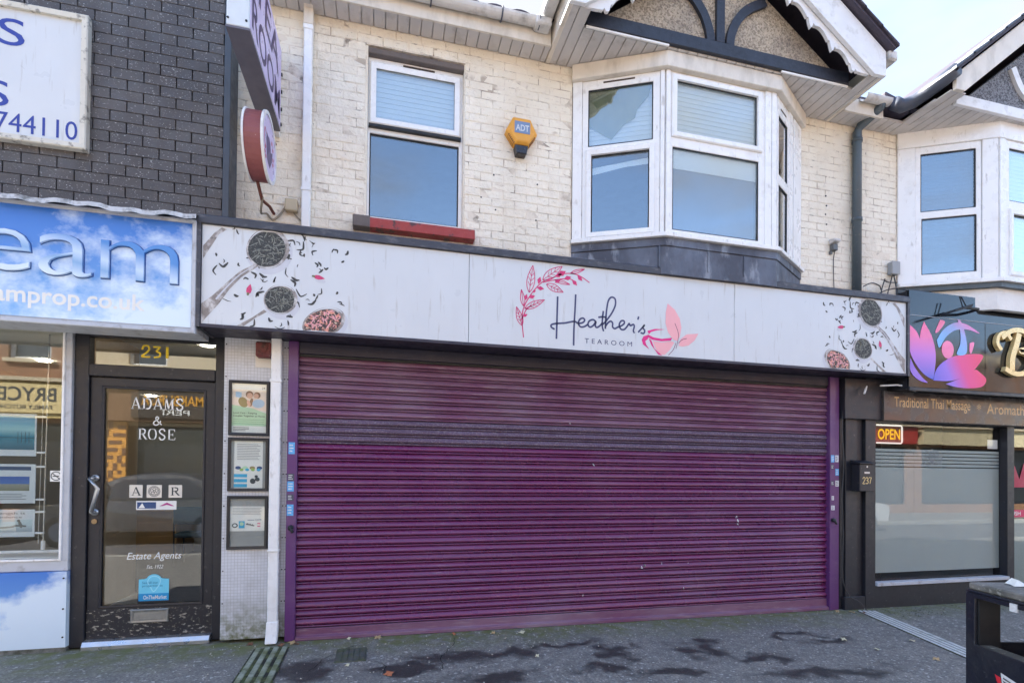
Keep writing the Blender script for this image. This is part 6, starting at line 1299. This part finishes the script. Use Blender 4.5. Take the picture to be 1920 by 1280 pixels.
TL = lambda a, b, c: TB(b, a, c)                                 # sheets whose length runs along the bin's depth
MB(TL).grid(-DP, 0.0, 0.03, 0.957, [(-DP+0.05, -0.045, *HZ)], 0.0, 0.012).build('side_sheet', m_bin, bn_, bevel=0.002)
MB(TL).grid(-DP, 0.0, 0.03, 0.957, [(-DP+0.05, -0.045, *HZ)], W-0.012, W).build('side_sheet', m_bin, bn_, bevel=0.002)
MB(TB).grid(0.013, W-0.013, 0.03, 0.957, [(0.10, W-0.10, *HZ)], -0.012, 0.0).build('end_sheet', m_bin, bn_, bevel=0.002)
MB(TB).grid(0.013, W-0.013, 0.03, 0.957, [(0.10, W-0.10, *HZ)], -DP, -DP+0.012).build('end_sheet', m_bin, bn_, bevel=0.002)
for a in (0.014, W-0.104):
    for b in (-DP+0.014, -0.052): MB(TB).box(a, a+0.09, b, b+0.038, 0.05, 0.955).build('corner_post', m_rubber, bn_)
for a0, a1, b0, b1 in ((0.002, 0.07, -DP+0.052, -0.047), (W-0.07, W-0.002, -DP+0.052, -0.047)): MB(TB).box(a0, a1, b0, b1, 0.725, 0.7385).build('ledge', m_bintop, bn_, bevel=0.003)
MB(TB).box(0.05, W-0.05, -DP+0.05, -0.05, 0.05, 0.66).build('liner', m_rubber, bn_)
s_ = MB(TB); s_.box(-0.0035, 0.003, -0.235, -0.205, 0.925, 0.957); single('sticker', s_, m_stwhite, 'small white sticker on the rim of the litter bin', 'sticker', TB(0, -0.34, 0.9))
s_ = MB(TB); s_.add([(-0.0012, -0.165, 0.665), (-0.0012, -0.25, 0.645), (-0.0012, -0.26, 0.57), (-0.0012, -0.175, 0.585)], [(0, 1, 2, 3)]); o = single('sticker', s_, m_stwhite, 'torn striped sticker low on the litter bin side', 'sticker', TB(0, -0.3, 0.6))
s_ = MB(TB); s_.add([(-0.0016, -0.14, 0.65), (-0.0016, -0.165, 0.645), (-0.0016, -0.17, 0.615), (-0.0016, -0.15, 0.62)], [(0, 1, 2, 3)]); s_.build('red_corner', mat('sticker_red', S(200, 40, 56), 0.5), o)
t = MB(TB)
for k in range(5): t.add([(-0.002, -0.176, 0.650-k*0.013), (-0.002, -0.246, 0.634-k*0.013), (-0.002, -0.246, 0.628-k*0.013), (-0.002, -0.176, 0.644-k*0.013)], [(0, 1, 2, 3)])
t.build('stripes', m_txt, o)
def scrap(name, a, b, z, s, m, label):
    t = MB(TB); rg = random.Random(int(a*1000)); P = []
    for i in range(4):
        for j in range(4): P.append((a+(i-1.5)*s*0.5+rg.uniform(-.3, .3)*s, b+(j-1.5)*s*0.4+rg.uniform(-.3, .3)*s, z+abs(rg.uniform(0, .55))*s*(1 if 0 < i < 3 and 0 < j < 3 else 0.2)))
    t.add(P, [(i*4+j, i*4+j+1, i*4+j+5, i*4+j+4) for i in range(3) for j in range(3)])
    return single(name, t, m, label, 'litter', TB(a, b, z))
scrap('crumpled_paper', 0.16, -0.07, 1.001, 0.05, m_paper, 'crumpled white paper lying on top of the litter bin')
scrap('food_wrapper', 0.22, -0.30, 0.70, 0.09, mat('wrapper_brown', S(150, 130, 110), 0.6, 0.3, 30), 'brown food wrapper inside the litter bin')
scrap('paper_cup', 0.33, -0.20, 0.69, 0.10, m_paper, 'pale crushed paper inside the litter bin')

# ------------------------------------------------------------------ the sunlit other side of the street (seen mirrored in the glass)
m_obrick = mat('red_brown_brick', S(156, 116, 88), 0.85, 0.12, 2.0, 0.4, 30, dirt=((S(122, 88, 68), 3, 0.45, 0.7, 0.5),))
m_obrick2 = mat('yellow_brick', S(190, 160, 118), 0.85, 0.12, 2.0, 0.4, 30, dirt=((S(150, 120, 90), 3, 0.45, 0.7, 0.5),))
m_render = mat('cream_render', S(206, 190, 162), 0.8, 0.05, 2)
m_oglass = mat('street_glass', S(40, 46, 54), 0.08, 0.1, 2, spec=0.8)
YO = -12.3
def opposite(x0, x1, hgt, m, label, fcol, fz, nwin, sill=0.35):
    b = thing('terraced_shop', ((x0+x1)/2, YO, 0), label, 'building', 'shops across the street')
    L = x1-x0; holes = [(x0+0.35, x1-0.35, sill, 2.75)]
    for k in range(nwin):
        c = x0+L*(k+0.5)/nwin; holes.append((c-0.5, c+0.5, 4.5, 5.9))
        if hgt > 8: holes.append((c-0.5, c+0.5, 7.3, 8.5))
    MB().grid(x0, x1, 0, hgt, holes, YO-0.35, YO).build('wall', m, b)
    MB().box(x0, x1, YO-8, YO-0.36, 0, hgt-0.2).build('body', m, b)
    for h in holes:
        w = MB().rim(h[0], h[1], h[2], h[3], 0.07, YO-0.22, YO-0.10, 0.0).build('window', m_upvc if h[2] > 3 else m_black, b)
        MB().box(h[0]+0.05, h[1]-0.05, YO-0.20, YO-0.19, h[2]+0.05, h[3]-0.05).build('pane', m_oglass, w)
        if h[2] > 3: MB().box(h[0]-0.08, h[1]+0.08, YO, YO+0.10, h[2]-0.10, h[2]).build('sill', m_render, w)
    MB().box(x0, x1, YO, YO+0.22, hgt-0.35, hgt).build('cornice', m_render, b)
    MB().prism([(YO+0.15, hgt), (YO-4, hgt+1.6), (YO-8.2, hgt)], x0, x1, 'x').build('roof', m_rooftile, b)
    fb = MB().box(x0+0.1, x1-0.1, YO, YO+0.28, 2.85, 2.85+fz).build('fascia', fcol, b, bevel=0.01)
    MB().box(x0+0.02, x1-0.02, YO, YO+0.4, 2.85+fz, 2.95+fz).build('cornice', m_render, b)
    return b
opposite(-24, -16.5, 6.8, m_obrick2, 'yellow brick shop at the far left across the street', m_render, 0.9, 3)
opposite(-16.4, -8.2, 7.0, m_obrick, 'brown brick butcher shop across the street, mirrored in the left window', mat('ochre_fascia', S(214, 186, 120), 0.6, 0.04), 1.0, 3)
opposite(-8.1, -2.6, 6.6, m_render, 'cream rendered burger shop across the street, mirrored in the door', mat('brown_fascia', S(120, 88, 62), 0.6, 0.06), 0.95, 2)
opposite(-2.5, 4.5, 6.8, m_obrick, 'brown brick shop directly across the street', mat('grey_fascia', S(150, 150, 150), 0.6), 0.9, 3)
opposite(4.6, 12.0, 6.6, m_obrick2, 'yellow brick shop right of centre across the street', mat('navy_fascia', S(60, 70, 96), 0.6), 0.9, 3)
opposite(12.1, 21.5, 6.7, m_obrick, 'brown brick shop with red fascia across the street', mat('red_fascia', S(196, 70, 60), 0.5), 0.7, 4)
opposite(21.6, 32.0, 6.6, m_obrick, 'brown brick shop with a pale striped fascia across the street', mat('pale_fascia', S(226, 210, 170), 0.5), 0.7, 4)
def osign(name, x0, x1, z0, z1, base, texts, label):
    s = thing(name, ((x0+x1)/2, YO+0.3, z0), label, 'sign')
    MB().box(x0, x1, YO+0.285, YO+0.34, z0, z1).build('board', base, s, bevel=0.006)
    for body, a, b, c, d, m in texts:
        t = MB(); t.text(body, a, b, c, d, YO+0.345, flip=True, bold=0.012); t.build('lettering', m, s)
    return s
osign('butcher_sign', -11.2, -8.6, 2.98, 3.78, mat('cream_board', S(228, 204, 146), 0.5), [('BRYCES', -10.3, -8.75, 3.30, 3.68, m_txt), ('FAMILY BUTCHER', -10.2, -8.85, 3.08, 3.20, m_txt)], 'cream butcher sign across the street, mirrored in the left window')
osign('burger_sign', -7.0, -4.6, 2.95, 3.70, mat('dark_board', S(70, 60, 52), 0.5), [('MAKBURGA', -6.75, -5.15, 3.32, 3.62, mat('orange_letters', S(232, 164, 44), 0.5)), ('PERI', -6.2, -5.5, 3.05, 3.2, m_lett)], 'dark burger sign with orange letters across the street, mirrored in the door')
tl = thing('tiled_column', (-7.55, YO+0.05, 0), 'orange and brown chequered column across the street, mirrored in the door', 'column')
MB().box(-7.85, -7.2, YO, YO+0.12, 0.02, 2.84).build('shaft', mat('orange_tile', S(226, 160, 70), 0.4, 0.08), tl)
t = MB()
for i in range(6):
    for j in range(26):
        if (i*2+j) % 4 == 0 or (i+j*3) % 7 == 0: t.box(-7.84+i*0.107, -7.84+(i+1)*0.107, YO+0.12, YO+0.128, 0.05+j*0.107, 0.05+(j+1)*0.107)
tag(t.build('dark_tile', mat('brown_tile', S(120, 84, 56), 0.4, 0.08), tl), kind='stuff')
def car(x, y, col, label, facing=1):
    c = thing('parked_car', (x, y, -0.11), label, 'car', 'cars in the street')
    z = -0.11
    m = mat('car_paint_'+label.split()[0], col, 0.25, 0.03, 3, coat=0.8)
    prof = [(-2.0, .32), (-2.05, .62), (-1.95, .80), (-1.15, .93), (-0.35, 1.43), (0.9, 1.47), (1.75, .98), (2.02, .90), (2.05, .5), (2.0, .30)]
    prof = crom(prof, 3)
    body = MB(); vs = []; n = len(prof)
    for s_, ins in ((-.86, 1), (-.80, 1), (.80, 1), (.86, 1)):
        for a, b in prof:
            tuck = 0.20*max(0, (b-.9)/.55); w_ = s_*(1-tuck) if abs(s_) > .82 else s_*(1-tuck*.97)
            zz = b if abs(s_) < .82 else .32+(b-.32)*0.97
            vs.append((x+facing*a, y+w_, z+zz))
    fs = []
    for r_ in range(3):
        for k in range(n): fs.append((r_*n+k, r_*n+(k+1) % n, (r_+1)*n+(k+1) % n, (r_+1)*n+k))
    fs += [tuple(range(n)), tuple(range(3*n, 4*n))]
    body.add(vs, fs).build('body', m, c, smooth=False)
    for s_ in (-1, 1):
        g = MB(); g.add([(x+facing*a, y+s_*(.862*(1-0.20*max(0, (b-.9)/.55))+0.004), z+b) for a, b in ((-.95, .95), (-.30, 1.36), (.85, 1.40), (1.45, 1.0))], [(0, 1, 2, 3)]); g.build('side_window', m_oglass, c)
        for a in (-1.28, 1.30):
            w = MB().tube([(x+facing*a, y+s_*.70, z+.32), (x+facing*a, y+s_*.875, z+.32)], 0.31, 20).build('wheel', m_rubber, c); MB().tube([(x+facing*a, y+s_*.876, z+.32), (x+facing*a, y+s_*.884, z+.32)], 0.2, 14).build('rim', m_gutter_dark, w)
        MB().box(x+facing*-2.03, x+facing*-1.96, y+s_*.72-.12, y+s_*.72+.12, z+.62, z+.75).build('headlight', m_lett, c); MB().box(x+facing*1.98, x+facing*2.05, y+s_*.72-.10, y+s_*.72+.10, z+.70, z+.86).build('tail_light', mat('tail_red', S(170, 20, 20), 0.3), c)
    g = MB(); g.add([(x+facing*-1.12, y-.62, z+.965), (x+facing*-1.12, y+.62, z+.965), (x+facing*-.38, y+.56, z+1.425), (x+facing*-.38, y-.56, z+1.425)], [(0, 1, 2, 3)]); g.build('windscreen', m_oglass, c)
car(-10.2, -8.1, S(70, 34, 40), 'maroon hatchback across the street, mirrored in the left window')
car(-4.9, -8.1, S(60, 62, 68), 'charcoal hatchback across the street, mirrored in the door')
car(12.2, -8.1, S(226, 228, 230), 'white hatchback across the street, mirrored in the massage window', -1)
tf = thing('traffic_light', (15.0, -9.5, 0), 'traffic light showing green across the street, mirrored in the massage window', 'traffic light')
MB().tube([(15.0, -9.5, 0), (15.0, -9.5, 3.0)], 0.055, 12).build('pole', m_black, tf); MB().box(14.84, 15.16, -9.42, -9.2, 2.2, 3.1).build('head', m_black, tf, bevel=0.02)
for z, m in ((2.95, m_rubber), (2.65, m_rubber), (2.36, emitter('green_lamp', (0.02, 1.0, 0.35, 1), 2.0))): MB().tube([(15.0, -9.21, z), (15.0, -9.19, z)], 0.10, 16).build('lamp', m, tf)
